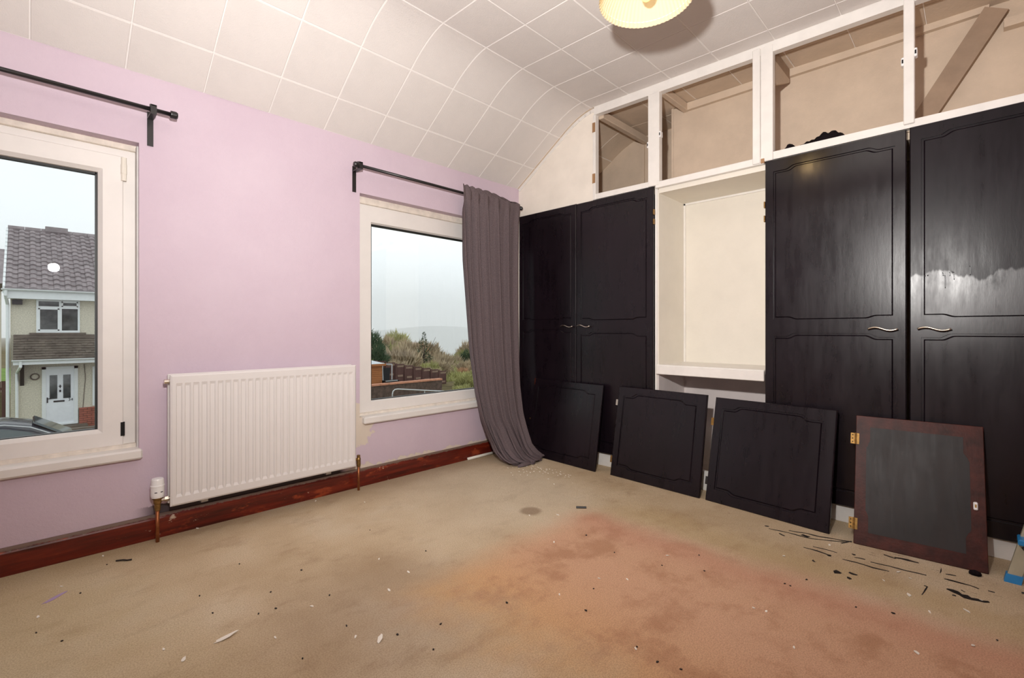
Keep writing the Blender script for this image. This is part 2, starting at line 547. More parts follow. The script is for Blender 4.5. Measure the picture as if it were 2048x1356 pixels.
# ------------------------------------------------------------------ room shell
XL, YN = -4.3, -3.9          # far side walls of the room (out of view)
DEEP = 0.42                  # back of the fitted units
SLOPE = 0.667


def ceil_z(y):
    """underside of the ceiling at distance y from the window wall"""
    if y > -0.465: return 2.218 - SLOPE * y
    if y > -0.80:
        t0, t1 = 0.0, 1.0
        P0, P1, P2 = (-0.465, 2.528), (-0.655, 2.664), (-0.80, 2.664)
        for _ in range(30):
            tm = (t0 + t1) / 2
            yy_ = (1 - tm) ** 2 * P0[0] + 2 * tm * (1 - tm) * P1[0] + tm * tm * P2[0]
            if yy_ > y: t0 = tm
            else: t1 = tm
        return (1 - t0) ** 2 * P0[1] + 2 * t0 * (1 - t0) * P1[1] + t0 * t0 * P2[1]
    return 2.664 + 0.020 * (y + 0.80)


floor = MB().box(XL, 0.75, YN, 0.25, -0.05, 0).build('floor', M['carpet'], kind='structure')

W1 = (-3.78, -2.587, 0.44, 1.89)
W2 = (-1.46, -0.20, 0.44, 1.885)
wb_ = MB()
T = 0.26
wb_.box(XL, 0.75, 0, T, -0.05, 0.44)
wb_.box(XL, W1[0], 0, T, 0.44, 2.7)
wb_.box(W1[1], W2[0], 0, T, 0.44, 2.7)
wb_.box(W2[1], 0.75, 0, T, 0.44, 2.7)
wb_.box(W1[0], W1[1], 0, T, 1.89, 2.7)
wb_.box(W2[0], W2[1], 0, T, 1.885, 2.7)
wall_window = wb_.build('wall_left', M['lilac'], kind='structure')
MB().box(XL - 0.1, XL, YN, 0.25, -0.05, 2.7).build('wall_back', M['lilac'], kind='structure')
MB().box(XL, 0.75, YN - 0.1, YN, -0.05, 2.7).build('wall_near', M['lilac'], kind='structure')
# wall behind the fitted wardrobes and the plastered gable piece beside the top cupboards
wr_ = MB()
wr_.box(0.75, 0.85, YN, 0.25, -0.05, 2.8)
wr_.box(DEEP + 0.02, 0.75, YN, -1.2, -0.05, 2.8)
MB().box(0.0, 0.75, YN, -3.262, 0, 2.7).build('wall_far', M['plaster'], kind='structure')
wr_.build('wall_right', M['beige'], kind='structure')
ys = [0, -0.1, -0.3, -0.465, -0.52, -0.58, -0.64, -0.70, -0.75, -0.795]
poly = [(0.02, -0.001, 1.976)] + [(0.02, min(y, -0.001), ceil_z(y) + 0.004) for y in ys] + [(0.02, -0.795, 1.976)]
gp = MB().prism(poly, (0.03, 0, 0))
MB().box(0.012, 0.05, -0.019, -0.001, 0.0, 1.974).build('trim_2', M['plaster'], kind='structure')
gp.build('wall_gable', M['plaster'], kind='structure')
# painted seam strip where the tiles meet the gable plaster
sm = MB()
for a, b in zip(ys[:-1], ys[1:]):
    za, zb = ceil_z(a), ceil_z(b)
    d = Vector((0, b - a, zb - za)).normalized()
    nrm = Vector((0, d.z, -d.y)) if d.z * 0 == 0 else None
    nrm = Vector((0, -d.z, d.y))
    if nrm.z > 0: nrm = -nrm
    o1, o2 = Vector((0.014, a, za)), Vector((0.014, b, zb))
    sm.prism([o1, o2, o2 + nrm * 0.026, o1 + nrm * 0.026], (0.010, 0, 0))
sm.build('trim_1', M['white'], kind='structure')

# ceiling: white jointed backing plus one object per tile
JOIN = 0.003
ycs = [0.0, -0.2, -0.465] + [-0.465 - 0.335 * i / 8 for i in range(1, 9)] + [-2.0, YN - 0.05]
cb = MB()
for a, b in zip(ycs[:-1], ycs[1:]):
    za, zb = ceil_z(a) + JOIN, ceil_z(b) + JOIN
    cb.face([(XL - 0.05, a, za), (0.8, a, za), (0.8, b, zb), (XL - 0.05, b, zb)])
    cb.face([(XL - 0.05, a, za + 0.05), (0.8, a, za + 0.05), (0.8, b, zb + 0.05), (XL - 0.05, b, zb + 0.05)])
ceiling = cb.build('ceiling', M['joint'], kind='structure', fix=False)

XB = [0.81, 0.4995, 0.1857, 0.0] + [-0.128 - 0.3137 * k for k in range(0, 14)]
ROWS = [0.0, -0.193, -0.465, -0.775] + [-0.775 - 0.3115 * k for k in range(1, 11)]
GAP, CH = 0.0020, 0.0032


def tile_mesh(y0, y1, name, width, mat):
    """one ceiling tile hanging JOIN+ below the backing, centred in x, local origin at (0, y0, ceil_z(y0))"""
    curved = y1 < -0.465 and y0 > -0.80
    nseg = 10 if curved else 1
    w = width / 2 - GAP
    ya, yb = y0 - GAP * 0.85, y1 + GAP * 0.85
    yy_ = [ya + (yb - ya) * i / nseg for i in range(nseg + 1)]
    z0 = ceil_z(y0)
    bm = bmesh.new()
    rows_ = []
    for i, y_ in enumerate(yy_):
        e = 0.0015 if i in (0, nseg) else 0.0
        z_ = ceil_z(y_) - z0
        yi = y_ + (-CH if i == 0 else (CH if i == nseg else 0))
        zi = ceil_z(yi) - z0
        top = JOIN
        rows_.append([bm.verts.new(p) for p in ((-w, y_ - y0, z_ + top), (-w + CH, yi - y0, zi), (w - CH, yi - y0, zi), (w, y_ - y0, z_ + top))])
    for A, B in zip(rows_, rows_[1:]):
        for k in range(3):
            bm.faces.new((A[k], A[k + 1], B[k + 1], B[k]))
    for Rw in (rows_[0], rows_[-1]):
        bm.faces.new(Rw)
    bmesh.ops.recalc_face_normals(bm, faces=bm.faces[:])
    me = bpy.data.meshes.new(name)
    bm.to_mesh(me)
    bm.free()
    me.materials.append(mat)
    return me


TILES = {}
for j, (y0, y1) in enumerate(zip(ROWS[:-1], ROWS[1:])):
    for xa, xb in zip(XB[:-1], XB[1:]):
        inside = xa > 0.01
        if inside and y0 < -3.2: continue
        key_ = (min(j, 4), round(xa - xb, 3), inside)
        if key_ not in TILES:
            TILES[key_] = tile_mesh(y0, y1, 'tile', xa - xb, M['beige' if inside else 'tile'])
        o = bpy.data.objects.new('tile', TILES[key_])
        COL.objects.link(o)
        o.parent = ceiling
        o.location = ((xa + xb) / 2 + rnd.uniform(-.0006, .0006), y0, ceil_z(y0) + rnd.uniform(-.0004, .0004))

# skirting board along the window wall
sk = MB()
for a, b in ((XL, 0.0),):
    prof = [(0, 0), (-0.020, 0), (-0.020, 0.092), (-0.016, 0.098), (-0.014, 0.106), (-0.006, 0.112), (0, 0.113)]
    sk.prism([(a, p[0], p[1]) for p in prof], (b - a, 0, 0))
sk.build('baseboard_left', M['skirting'], kind='structure')

# ------------------------------------------------------------------ windows
def ring(mb, x0, x1, z0, z1, w, ya, yb, bead=0.010, wz=None):
    """mitred rectangular ring, front face at ya, with a slanted inner bead running back to yb"""
    kb, kt = (wz[0] / w, wz[1] / w) if wz else (1, 1)
    def rect(o, y_):
        return [Vector((x0 + o, y_, z0 + o * kb)), Vector((x1 - o, y_, z0 + o * kb)), Vector((x1 - o, y_, z1 - o * kt)), Vector((x0 + o, y_, z1 - o * kt))]
    loops = [rect(0, yb), rect(0, ya + 0.003), rect(0.003, ya), rect(w - bead, ya), rect(w, ya + 0.016), rect(w, yb)]
    for A, B in zip(loops, loops[1:] + loops[:1]):
        for k in range(4):
            mb.face([A[k], A[(k + 1) % 4], B[(k + 1) % 4], B[k]])
    return mb


def window(idx, op, sash, sill_x, glass):
    x0, x1, z0, z1 = op
    gx0, gx1, gz0, gz1 = glass
    head = 0.028 if sash else 0.045
    o = ring(MB(), x0, x1, z0, z1 - head, 0.060 if sash else (gx0 - x0), 0.075, 0.15, 0.010, None if sash else (gz0 - z0, z1 - head - gz1)).build('window_%d' % idx, M['upvc'], kind='structure')
    box('head_board', M['timber_white'], o, (x0, x1, 0.062, 0.15, z1 - head, z1), 0.003)
    if sash:
        s = ring(MB(), x0 + 0.052, x1 - 0.052, gz0 - 0.088, gz1 + 0.088, x1 - 0.052 - gx1 - 0.004, 0.060, 0.13, 0.016).build('sash', M['upvc'], o)
        for zz, mt, nm in ((1.765, M['cream'], 'hinge'),):
            h = MB()
            h.tube([(x1 - 0.050, 0.057, zz - 0.055), (x1 - 0.050, 0.057, zz + 0.055)], 0.011, 10)
            h.tube([(x1 - 0.050, 0.057, zz - 0.022), (x1 - 0.050, 0.057, zz + 0.022)], 0.0125, 10)
            h.build(nm, mt, s, smooth=False, label='yellowed plastic window hinge')
        box('hinge_slot', M['dark'], s, (x1 - 0.062, x1 - 0.046, 0.0585, 0.07, 0.50, 0.565), label='open slot where a hinge cover is missing')
    g = MB()
    for (a, b, c, d) in ((gx0 - 0.02, gx0 + 0.004, gz0 - .02, gz1 + .02), (gx1 - 0.004, gx1 + 0.02, gz0 - .02, gz1 + .02), (gx0, gx1, gz0 - .02, gz0 + .005), (gx0, gx1, gz1 - .011, gz1 + .02)):
        g.box(a, b, 0.092, 0.118, c, d)
    g.build('gasket', M['gasket'], o)
    MB().box(gx0 - 0.012, gx1 + 0.012, 0.102, 0.104, gz0 - 0.012, gz1 + 0.012).build('pane', M['glass'], o)
    si = MB()
    sx0, sx1 = sill_x
    si.box(sx0, sx1, -0.034, 0.075, 0.396, 0.4425, bev=0.008)
    si.build('sill', M['upvc'], o)
    lp = MB().box(x0 + .001, x1 - .001, 0.045, 0.08, 0.4425, z0 + (0.020 if sash else 0.016))
    lp.build('sill_upstand', M['timber_white'], o)
    if sash:
        box('sealant_strip', M['sealant'], o, (x1 - 0.006, x1 + 0.0005, 0.02, 0.076, 0.44, z1 - 0.012))
    return o


window(1, W1, True, (-3.79, -2.577), (-3.64, -2.733, 0.538, 1.738))
window(2, W2, False, (-1.444, -0.19), (-1.330, -0.33, 0.528, 1.720))

# ------------------------------------------------------------------ fitted wardrobes
def outline(u0, u1, w0, w1, td, bd, ins=0.0, sh=0.062, s=0.045, side=False):
    """panel moulding outline with bulging head and foot; counter-clockwise"""
    u0, u1, w0, w1 = u0 + ins, u1 - ins, w0 + ins, w1 - ins
    W = u1 - u0
    sh = min(sh, W * 0.16)
    def edge(zc, zs):
        pts = [(u0, zs), (u0 + sh, zs)]
        for i in range(1, 7):
            f = i / 6
            pts.append((u0 + sh + s * f, zs + (zc - zs) * (3 * f * f - 2 * f ** 3)))
        for i in range(0, 6):
            f = i / 6
            pts.append((u1 - sh - s + s * f, zc + (zs - zc) * (3 * f * f - 2 * f ** 3)))
        pts += [(u1 - sh, zs), (u1, zs)]
        return pts
    bot = edge(w0, w0 + bd)
    top = edge(w1, w1 - td)[::-1]
    return bot + top


def door(mapf, W, z0, z1, panels, T, mat, parent, local, pmat=None, name='door', back_mat=None, groove=0.007):
    mb = MB()
    e = 0.004
    outer = [(e, z0 + e), (W - e, z0 + e), (W - e, z1 - e), (e, z1 - e)]
    full = [(0, z0), (W, z0), (W, z1), (0, z1)]
    outs = [outline(*p) for p in panels]
    ins = [outline(*p, ins=0.009) for p in panels]
    loops = [[Vector((u, w, 0)) for u, w in outer]] + [[Vector((u, w, 0)) for u, w in o[::-1]] for o in outs]
    flat = [v for l in loops for v in l]
    vs_ = [mb.b.verts.new(mapf(v.x, 0.0, v.y)) for v in flat]
    for tri in tessellate_polygon(loops):
        try:
            mb.b.faces.new([vs_[i] for i in tri])
        except ValueError:
            pass
    for A, na, B, nb in ((outer, 0, full, -e), (full, -e, full, -T)):
        for k in range(4):
            k2 = (k + 1) % 4
            mb.face([mapf(A[k][0], na, A[k][1]), mapf(A[k2][0], na, A[k2][1]), mapf(B[k2][0], nb, B[k2][1]), mapf(B[k][0], nb, B[k][1])])
    mb.face([mapf(u, -T, w) for u, w in full])
    for o, i in zip(outs, ins):
        n = len(o)
        for k in range(n):
            k2 = (k + 1) % n
            mb.face([mapf(o[k][0], 0, o[k][1]), mapf(o[k2][0], 0, o[k2][1]), mapf(o[k2][0], -groove, o[k2][1]), mapf(o[k][0], -groove, o[k][1])])
            mb.face([mapf(o[k][0], -groove, o[k][1]), mapf(o[k2][0], -groove, o[k2][1]), mapf(i[k2][0], -groove, i[k2][1]), mapf(i[k][0], -groove, i[k][1])])
    bmesh.ops.remove_doubles(mb.b, verts=mb.b.verts[:], dist=1e-5)
    d = mb.build(name, mat, parent, local=local)
    for p, i in zip(panels, ins):
        i2 = outline(*p, ins=0.014)
        pm = MB()
        n = len(i)
        for k in range(n):
            k2 = (k + 1) % n
            pm.face([mapf(i[k][0], -groove, i[k][1]), mapf(i[k2][0], -groove, i[k2][1]), mapf(i2[k2][0], -0.0012, i2[k2][1]), mapf(i2[k][0], -0.0012, i2[k][1])])
        lp = [Vector((u, w, 0)) for u, w in i2]
        vv = [pm.b.verts.new(mapf(v.x, -0.0012, v.y)) for v in lp]
        for tri in tessellate_polygon([lp]):
            try:
                pm.b.faces.new([vv[q] for q in tri])
            except ValueError:
                pass
        bmesh.ops.remove_doubles(pm.b, verts=pm.b.verts[:], dist=1e-5)
        pm.build('panel', pmat or mat, d, local=local)
    return d


def s_handle(mapf, u0, w0, parent, flip=1, L=0.118):
    mb = MB()
    pts = []
    for i in range(17):
        f = i / 16
        pts.append(mapf(u0 + L * f, 0.026 + 0.004 * math.sin(math.pi * f), w0 + flip * 0.0075 * math.sin(2 * math.pi * f)))
    mb.tube(pts, 0.0042, 8)
    for f in (0.06, 0.94):
        mb.tube([mapf(u0 + L * f, 0.001, w0 + flip * 0.0075 * math.sin(2 * math.pi * f)), mapf(u0 + L * f, 0.027, w0 + flip * 0.0075 * math.sin(2 * math.pi * f))], 0.0038, 8)
    return mb.build('handle', M['chrome'], parent, smooth=True, label='wavy bright metal handle')


def wall_map(y1):
    return lambda u, n, w: Vector((-n, y1 - u, w))


def wdoor(parent, y1, y2, z0, z1, handle, rails, mt='door'):
    W = y1 - y2
    mf = wall_map(y1)
    m = 0.042
    lo, hi = rails
    d = door(mf, W, z0, z1, [(m, W - m, hi, z1 - 0.048, 0.018, -0.012 + 0.024), (m, W - m, z0 + 0.075, lo, 0.018, 0.014)], 0.021, M[mt], parent, False)
    s_handle(mf, handle, 1.0 + (0.034 if y1 > -1.0 else 0.008), d)
    return d


war1 = thing('wardrobe', (0.2, -0.65, 0), 'black two-door fitted wardrobe beside the grey curtain', 'wardrobe')
wdoor(war1, -0.024, -0.628, 0.100, 1.975, 0.472, (1.012, 1.078))
wdoor(war1, -0.632, -1.272, 0.100, 1.972, 0.022, (0.990, 1.068))
box('plinth', M['white'], war1, (0.028, 0.05, -1.29, -0.021, 0, 0.099), 0.002)
box('side_panel', M['white'], war1, (0.022, DEEP, -1.294, -1.276, 0.0, 1.97))
box('carcass_top', M['beige'], war1, (0.05, DEEP, -1.275, -0.03, 1.93, 1.965))
war2 = thing('wardrobe', (0.2, -2.6, 0), 'black two-door fitted wardrobe behind the blue-footed stepladder', 'wardrobe')
wdoor(war2, -1.969, -2.594, 0.092, 1.966, 0.478, (0.985, 1.052), 'door_top')
d4 = wdoor(war2, -2.606, -3.250, 0.092, 1.972, 0.030, (0.985, 1.052), 'door_runs')
pr_ = MB()
for (y_, z0_, z1_, r_) in ((-2.732, 1.195, 1.255, .0016), (-2.725, 1.252, 1.268, .0016), (-2.662, 1.255, 1.259, .0018), (-2.672, 1.257, 1.261, .0018), (-2.762, 1.232, 1.268, .0015), (-2.757, 1.262, 1.272, .0014), (-2.815, 1.248, 1.290, .0014), (-2.748, 1.250, 1.268, .0012)):
    pr_.tube([(-0.0005, y_ + .002, z1_), (-0.0012, y_, z1_ - .006), (-0.0012, y_ - .0005, z0_ + .004), (-0.0005, y_, z0_)], r_, 6)
pr_.build('paint_run', M['door_top'], d4, kind='stuff')
box('plinth', M['white'], war2, (0.028, 0.05, -3.26, -1.965, 0, 0.091), 0.002)
box('side_panel', M['white'], war2, (0.022, DEEP, -1.985, -1.967, 0.0, 1.97))
box('carcass_top', M['beige'], war2, (0.05, DEEP, -3.26, -1.985, 1.93, 1.965))

# open alcove with a shelf between the two wardrobes
alc = thing('alcove_shelf', (0.2, -1.63, 0), 'cream open alcove with one thick white shelf between the black wardrobes', 'shelf')
box('back_panel', M['cream'], alc, (DEEP, DEEP + 0.012, -1.968, -1.293, 0.765, 1.96))
box('side_lining', M['cream'], alc, (0.03, DEEP, -1.300, -1.294, 0.765, 1.952))
box('side_lining', M['cream'], alc, (0.03, DEEP, -1.968, -1.962, 0.765, 1.952))
sf = MB().box(0.03, DEEP, -1.963, -1.299, 1.927, 1.9575)
sf.build('soffit', M['cream'], alc)
box('front_rail', M['white'], alc, (0.0, 0.035, -1.963, -1.287, 1.957, 1.999), 0.003)
bd = MB()
bd.box(DEEP - 0.012, DEEP, -1.962, -1.300, 1.914, 1.927)
bd.box(DEEP - 0.012, DEEP, -1.312, -1.300, 0.772, 1.925)
bd.build('beading', M['white'], alc)
box('shelf_board', M['white'], alc, (0.006, DEEP, -1.962, -1.296, 0.745, 0.772), 0.002)
box('shelf_lip', M['white'], alc, (-0.004, 0.016, -1.963, -1.294, 0.708, 0.767), 0.003)
box('lower_back_panel', M['lower_wall'], alc, (DEEP, DEEP + 0.012, -1.968, -1.293, 0.0, 0.745))
box('lower_side_lining', M['lower_wall'], alc, (0.03, DEEP, -1.299, -1.294, 0.0, 0.742))
box('plinth', M['white'], alc, (0.010, 0.035, -1.963, -1.294, 0, 0.12), 0.002)

# open top cupboards
top = thing('overhead_cupboard', (0.2, -2.0, 2.0), 'row of doorless white-framed top cupboards over the black wardrobes', 'cupboard')
def rail(name, y0, y1, za0, za1, zb0, zb1, x0, x1, mat):
    mb = MB()
    A = [(x0, y0, za0), (x1, y0, za0), (x1, y0, za1), (x0, y0, za1)]
    B = [(x0, y1, zb0), (x1, y1, zb0), (x1, y1, zb1), (x0, y1, zb1)]
    mb.face(A); mb.face(B)
    for k in range(4):
        mb.face([A[k], A[(k + 1) % 4], B[(k + 1) % 4], B[k]])
    return mb.build(name, mat, top)
rail('head_rail', -0.795, -3.26, 2.606, 2.668, 2.556, 2.622, 0.0, 0.045, M['white'])
rail('bottom_rail', -0.795, -1.287, 1.978, 2.018, 1.976, 2.012, 0.008, 0.05, M['white'])
rail('bottom_rail', -1.963, -3.26, 1.972, 2.016, 1.974, 2.006, 0.008, 0.05, M['white'])
def post(y0, y1, z0=1.975, z1=2.60, x0=-0.003):
    return box('post', M['white'], top, (x0, x0 + 0.045, y1, y0, z0, z1), 0.003)
post(-0.780, -0.805, 1.975, 2.61, 0.004)
post(-1.236, -1.318)
post(-1.903, -1.944, 1.962, 2.625, -0.008)
post(-1.945, -2.010, 1.968, 2.625, -0.003)
post(-2.583, -2.624, 1.99, 2.60, -0.004)
post(-3.240, -3.262, 1.99, 2.58)
box('shelf_board', M['beige'], top, (0.05, 0.75, -3.26, -0.03, 1.968, 1.992))
box('back_board', M['beige'], top, (DEEP, DEEP + 0.018, -3.26, -1.215, 1.99, 2.65))
box('step_panel', M['beige'], top, (DEEP, 0.748, -1.216, -1.20, 1.99, 2.68))
box('joint_batten', M['beige'], top, (0.735, 0.75, -0.80, -0.785, 1.99, 2.60))
# ceiling battens inside
box('batten', M['beige'], top, (0.05, 0.72, -0.845, -0.800, 2.585, 2.640), 0.004)
box('batten', M['beige'], top, (0.05, DEEP, -1.335, -1.295, 2.596, 2.650), 0.004)
rail('batten', -1.335, -2.88, 2.598, 2.650, 2.590, 2.632, DEEP - 0.03, DEEP - 0.001, M['beige'])
MB().prism([(0.05, -1.972, 2.565), (0.05, -1.972, 2.43), (0.10, -1.972, 2.432), (0.37, -1.972, 2.545), (0.37, -1.972, 2.565)], (0, -0.028, 0)).build('gusset_board', M['beige'], top)
rail('batten', -2.93, -3.26, 2.475, 2.517, 2.468, 2.510, DEEP - 0.05, DEEP - 0.001, M['beige'])
# slanting dark strip on the back wall
box('batten', M['beige_dark'], top, (0.05, DEEP - 0.03, -1.996, -1.970, 2.566, 2.636))
br = MB()
p0, p1 = Vector((DEEP - 0.045, -2.905, 2.585)), Vector((DEEP - 0.045, -2.545, 1.985))
d = (p1 - p0).normalized(); s = Vector((0, d.z, -d.y)) * 0.048
br.prism([p0 + s, p0 - s, p1 - s, p1 + s], (0.044, 0, 0))
br.build('slanting_strip', M['beige_dark'], top, label='dark slanting strip across the back')
# catches, bare hinge recesses
def catch(y_, z_):
    mb = MB().box(-0.004, 0.03, y_ - 0.006, y_ + 0.006, z_ - 0.02, z_ + 0.02, bev=0.003)
    c = mb.build('catch', M['plastic_white'], top, label='small white plastic catch')
    box('catch_plate', M['dark'], c, (-0.0055, -0.003, y_ - 0.003, y_ + 0.003, z_ - 0.009, z_ + 0.009))
catch(-1.234, 2.262); catch(-1.322, 2.312); catch(-2.580, 2.296); catch(-2.628, 2.325)
for y_, z_ in ((-0.795, 2.515), (-0.795, 2.135)):
    box('hinge_recess', M['bare_wood'], top, (0.0005, 0.03, y_ - 0.008, y_ + 0.016, z_ - 0.035, z_ + 0.035), label='bare wood patch where a hinge was')
box('hinge_recess', M['bare_wood'], top, (-0.008, 0.01, -1.966, -1.948, 1.960, 1.985))
for z_ in (2.12, 2.43):
    box('hinge_scar', M['timber_white'], top, (-0.0012, 0.002, -1.972, -1.952, z_ - 0.03, z_ + 0.03), 0.0005)
    box('hinge_slot', M['dark'], top, (-0.0075, -0.002, -1.9225, -1.9200, z_ - 0.024, z_ + 0.02))
# hinges on door edges beside the alcove
for y_, z_ in ((-1.276, 1.80), (-1.276, 1.735)):
    box('hinge_leaf', M['brass'], war1, (-0.003, 0.018, y_ - 0.004, y_ + 0.003, z_ - 0.018, z_ + 0.018), 0.001)
for z_ in (1.72, 1.64):
    box('hinge_leaf', M['brass'], war2, (-0.003, 0.018, -1.969, -1.962, z_ - 0.018, z_ + 0.018), 0.001)

# ------------------------------------------------------------------ loose cupboard doors leaning on the wardrobes
def leaning(bl, br_, tl, label):
    bl, br_, tl = Vector(bl), Vector(br_), Vector(tl)
    U = (br_ - bl); W = U.length; U.normalize()
    V = (tl - bl); V = V - U * V.dot(U); H = V.length; V.normalize()
    N = U.cross(V)
    if N.x > 0: N = -N
    m = Matrix((( U.x, N.x, V.x, bl.x), (U.y, N.y, V.y, bl.y), (U.z, N.z, V.z, bl.z), (0, 0, 0, 1)))
    r = thing('cupboard_door', bl, label, 'door', 'loose cupboard doors leaning on the wardrobes', mat=m)
    return r, W, H
lmap = lambda u, n, w: Vector((u, n, w))
LD = [
    ((-0.125, -0.222, 0.002), (-0.155, -0.905, 0.002), (-0.022, -0.240, 0.607), 'loose black cupboard door nearest the grey curtain, leaning on the wardrobe'),
    ((-0.135, -1.020, 0.002), (-0.164, -1.655, 0.002), (-0.022, -0.990, 0.607), 'loose black cupboard door leaning at the alcove, second from the curtain'),
    ((-0.160, -1.690, 0.002), (-0.210, -2.318, 0.002), (-0.022, -1.662, 0.595), 'loose black cupboard door below the alcove, beside the one showing its back'),
    ((-0.243, -2.422, 0.002), (-0.204, -2.872, 0.002), (-0.066, -2.402, 0.578), 'loose cupboard door turned back to front, brown edges and brass hinges'),
]
for i, (bl, br_, tl, lab) in enumerate(LD):
    r, W, H = leaning(bl, br_, tl, lab)
    if i < 3:
        d = door(lmap, W, 0, H, [(0.045, W - 0.055, 0.055, H - 0.042, 0.022, 0.018)], 0.018, M['door'], r, True, name='slab')
        if i == 0:
            box('worn_corner', M['mahogany'], r, (-0.001, 0.010, -0.017, 0.0006, H - 0.05, H + 0.0008), local=True, label='bare brown corner')
            box('hinge', M['brass'], r, (-0.006, 0.004, -0.012, 0.0015, 0.28, 0.29), local=True)
        if i == 1:
            box('hinge', M['chrome'], r, (-0.014, 0.003, -0.012, -0.002, H - 0.135, H - 0.095), local=True)
            box('hinge', M['brass'], r, (-0.012, 0.003, -0.012, -0.002, 0.085, 0.13), local=True)
        if i == 2:
            box('hinge', M['gold'], r, (-0.014, 0.003, -0.012, -0.002, H - 0.17, H - 0.125), local=True)
            box('hinge', M['black_metal'], r, (-0.012, 0.003, -0.012, -0.002, 0.09, 0.135), local=True)
    else:
        sl = MB().box(0, W, -0.018, 0, 0, H, bev=0.002)
        sl.build('slab', M['mahogany'], r, local=True)
        # the black painted field with bulging sides
        pts = [(w, u) for (u, w) in outline(0.06, H - 0.055, 0.042, W - 0.048, 0.018, 0.014)]
        pm = MB()
        lp = [Vector((u, w, 0)) for u, w in pts]
        vv = [pm.b.verts.new((v.x + rnd.uniform(-.0015, .0015), 0.0012, v.y + rnd.uniform(-.0015, .0015))) for v in lp]
        for tri in tessellate_polygon([lp]):
            pm.b.faces.new([vv[q] for q in tri])
        vb = [(v.co.x, 0.0, v.co.z) for v in vv]
        for k in range(len(vv)):
            k2 = (k + 1) % len(vv)
            pm.face([vv[k].co.copy(), vv[k2].co.copy(), vb[k2], vb[k]])
        pm.build('painted_panel', M['door_old'], r, local=True, label='black painted field with bulging sides')
        for z_ in (0.09, H - 0.115):
            h = MB()
            h.box(-0.020, 0.014, 0.0, 0.003, z_ - 0.026, z_ + 0.026)
            h.tube([(0.0, 0.003, z_ - 0.027), (0.0, 0.003, z_ + 0.027)], 0.004, 8)
            hh = h.build('hinge', M['gold'], r, local=True, label='bright brass butt hinge')
            for q in (-0.016, 0, 0.016):
                MB().tube([(-0.012, 0.0025, z_ + q), (-0.012, 0.0036, z_ + q)], 0.0028, 8).build('screw', M['dark'], hh, local=True)
        c = MB().box(W - 0.040, W - 0.026, 0.0, 0.010, 0.245, 0.278, bev=0.003).build('catch', M['plastic_white'], r, local=True, label='cream plastic catch')
        box('catch_plate', M['brass'], c, (W - 0.036, W - 0.030, 0.0095, 0.0115, 0.255, 0.268), local=True)

# ------------------------------------------------------------------ radiator
rad = thing('radiator', (-2.0, -0.09, 0.16), 'white double panel radiator with copper pipes on the lilac wall', 'radiator')
RX0, RX1, RZ0, RZ1, RY = -2.482, -1.536, 0.160, 0.787, -0.100
fp = MB()
NCH = 26
pitch = (RX1 - RX0 - 0.035) / NCH
# channels pressed into the front face
xs = [RX0 + 0.0175 + pitch * i for i in range(NCH)]
zlo, zhi, sl_, dp = RZ0 + 0.040, RZ1 - 0.040, 0.014, 0.006
def fq(a, b, c, d): fp.face([a, b, c, d])
xprev = RX0 + 0.008
for i, xc in enumerate(xs):
    a0, a1 = xc + 0.005, xc + pitch - 0.005
    b0, b1 = a0 + 0.004, a1 - 0.004
    fq((xprev, RY, zlo), (a0, RY, zlo), (a0, RY, zhi), (xprev, RY, zhi))
    fq((a0, RY, zlo), (b0, RY + dp, zlo + sl_), (b0, RY + dp, zhi - sl_), (a0, RY, zhi))
    fq((b0, RY + dp, zlo + sl_), (b1, RY + dp, zlo + sl_), (b1, RY + dp, zhi - sl_), (b0, RY + dp, zhi - sl_))
    fq((b1, RY + dp, zlo + sl_), (a1, RY, zlo), (a1, RY, zhi), (b1, RY + dp, zhi - sl_))
    fq((a0, RY, zlo), (a1, RY, zlo), (b1, RY + dp, zlo + sl_), (b0, RY + dp, zlo + sl_))
    fq((a0, RY, zhi), (a1, RY, zhi), (b1, RY + dp, zhi - sl_), (b0, RY + dp, zhi - sl_))
    xprev = a1
xe_ = RX1 - 0.008
fq((xprev, RY, zlo), (xe_, RY, zlo), (xe_, RY, zhi), (xprev, RY, zhi))
xa = RX0 + 0.008
fq((xa, RY, RZ0 + .008), (xe_, RY, RZ0 + .008), (xe_, RY, zlo), (xa, RY, zlo))
fq((xa, RY, zhi), (xe_, RY, zhi), (xe_, RY, RZ1 - .008), (xa, RY, RZ1 - .008))
lo_ = [Vector((xa, RY, RZ0 + .008)), Vector((xe_, RY, RZ0 + .008)), Vector((xe_, RY, RZ1 - .008)), Vector((xa, RY, RZ1 - .008))]
l2 = [Vector((RX0, RY + .005, RZ0)), Vector((RX1, RY + .005, RZ0)), Vector((RX1, RY + .005, RZ1)), Vector((RX0, RY + .005, RZ1))]
l3 = [v + Vector((0, 0.010, 0)) for v in l2]
for A, B in ((lo_, l2), (l2, l3)):
    for k in range(4): fp.face([A[k], A[(k + 1) % 4], B[(k + 1) % 4], B[k]])
fp.face(l3)
bmesh.ops.remove_doubles(fp.b, verts=fp.b.verts[:], dist=1e-5)
fp.build('front_panel', M['rad'], rad)
box('rear_panel', M['rad'], rad, (RX0 - 0.002, RX1 - 0.005, -0.050, -0.036, RZ0 + 0.005, RZ1 + 0.002), 0.003)
fins = MB()
for i in range(40):
    xq = RX0 + 0.03 + i * (RX1 - RX0 - 0.06) / 39
    fins.box(xq - 0.001, xq + 0.001, -0.084, -0.052, RZ0 + 0.05, RZ1 - 0.03)
fins.build('convector_fins', M['rad'], rad, kind='stuff')
for xb in (RX0 + 0.14, RX1 - 0.16):
    box('bracket', M['galv'], rad, (xb, xb + 0.03, -0.035, -0.001, 0.13, RZ1 - 0.05))
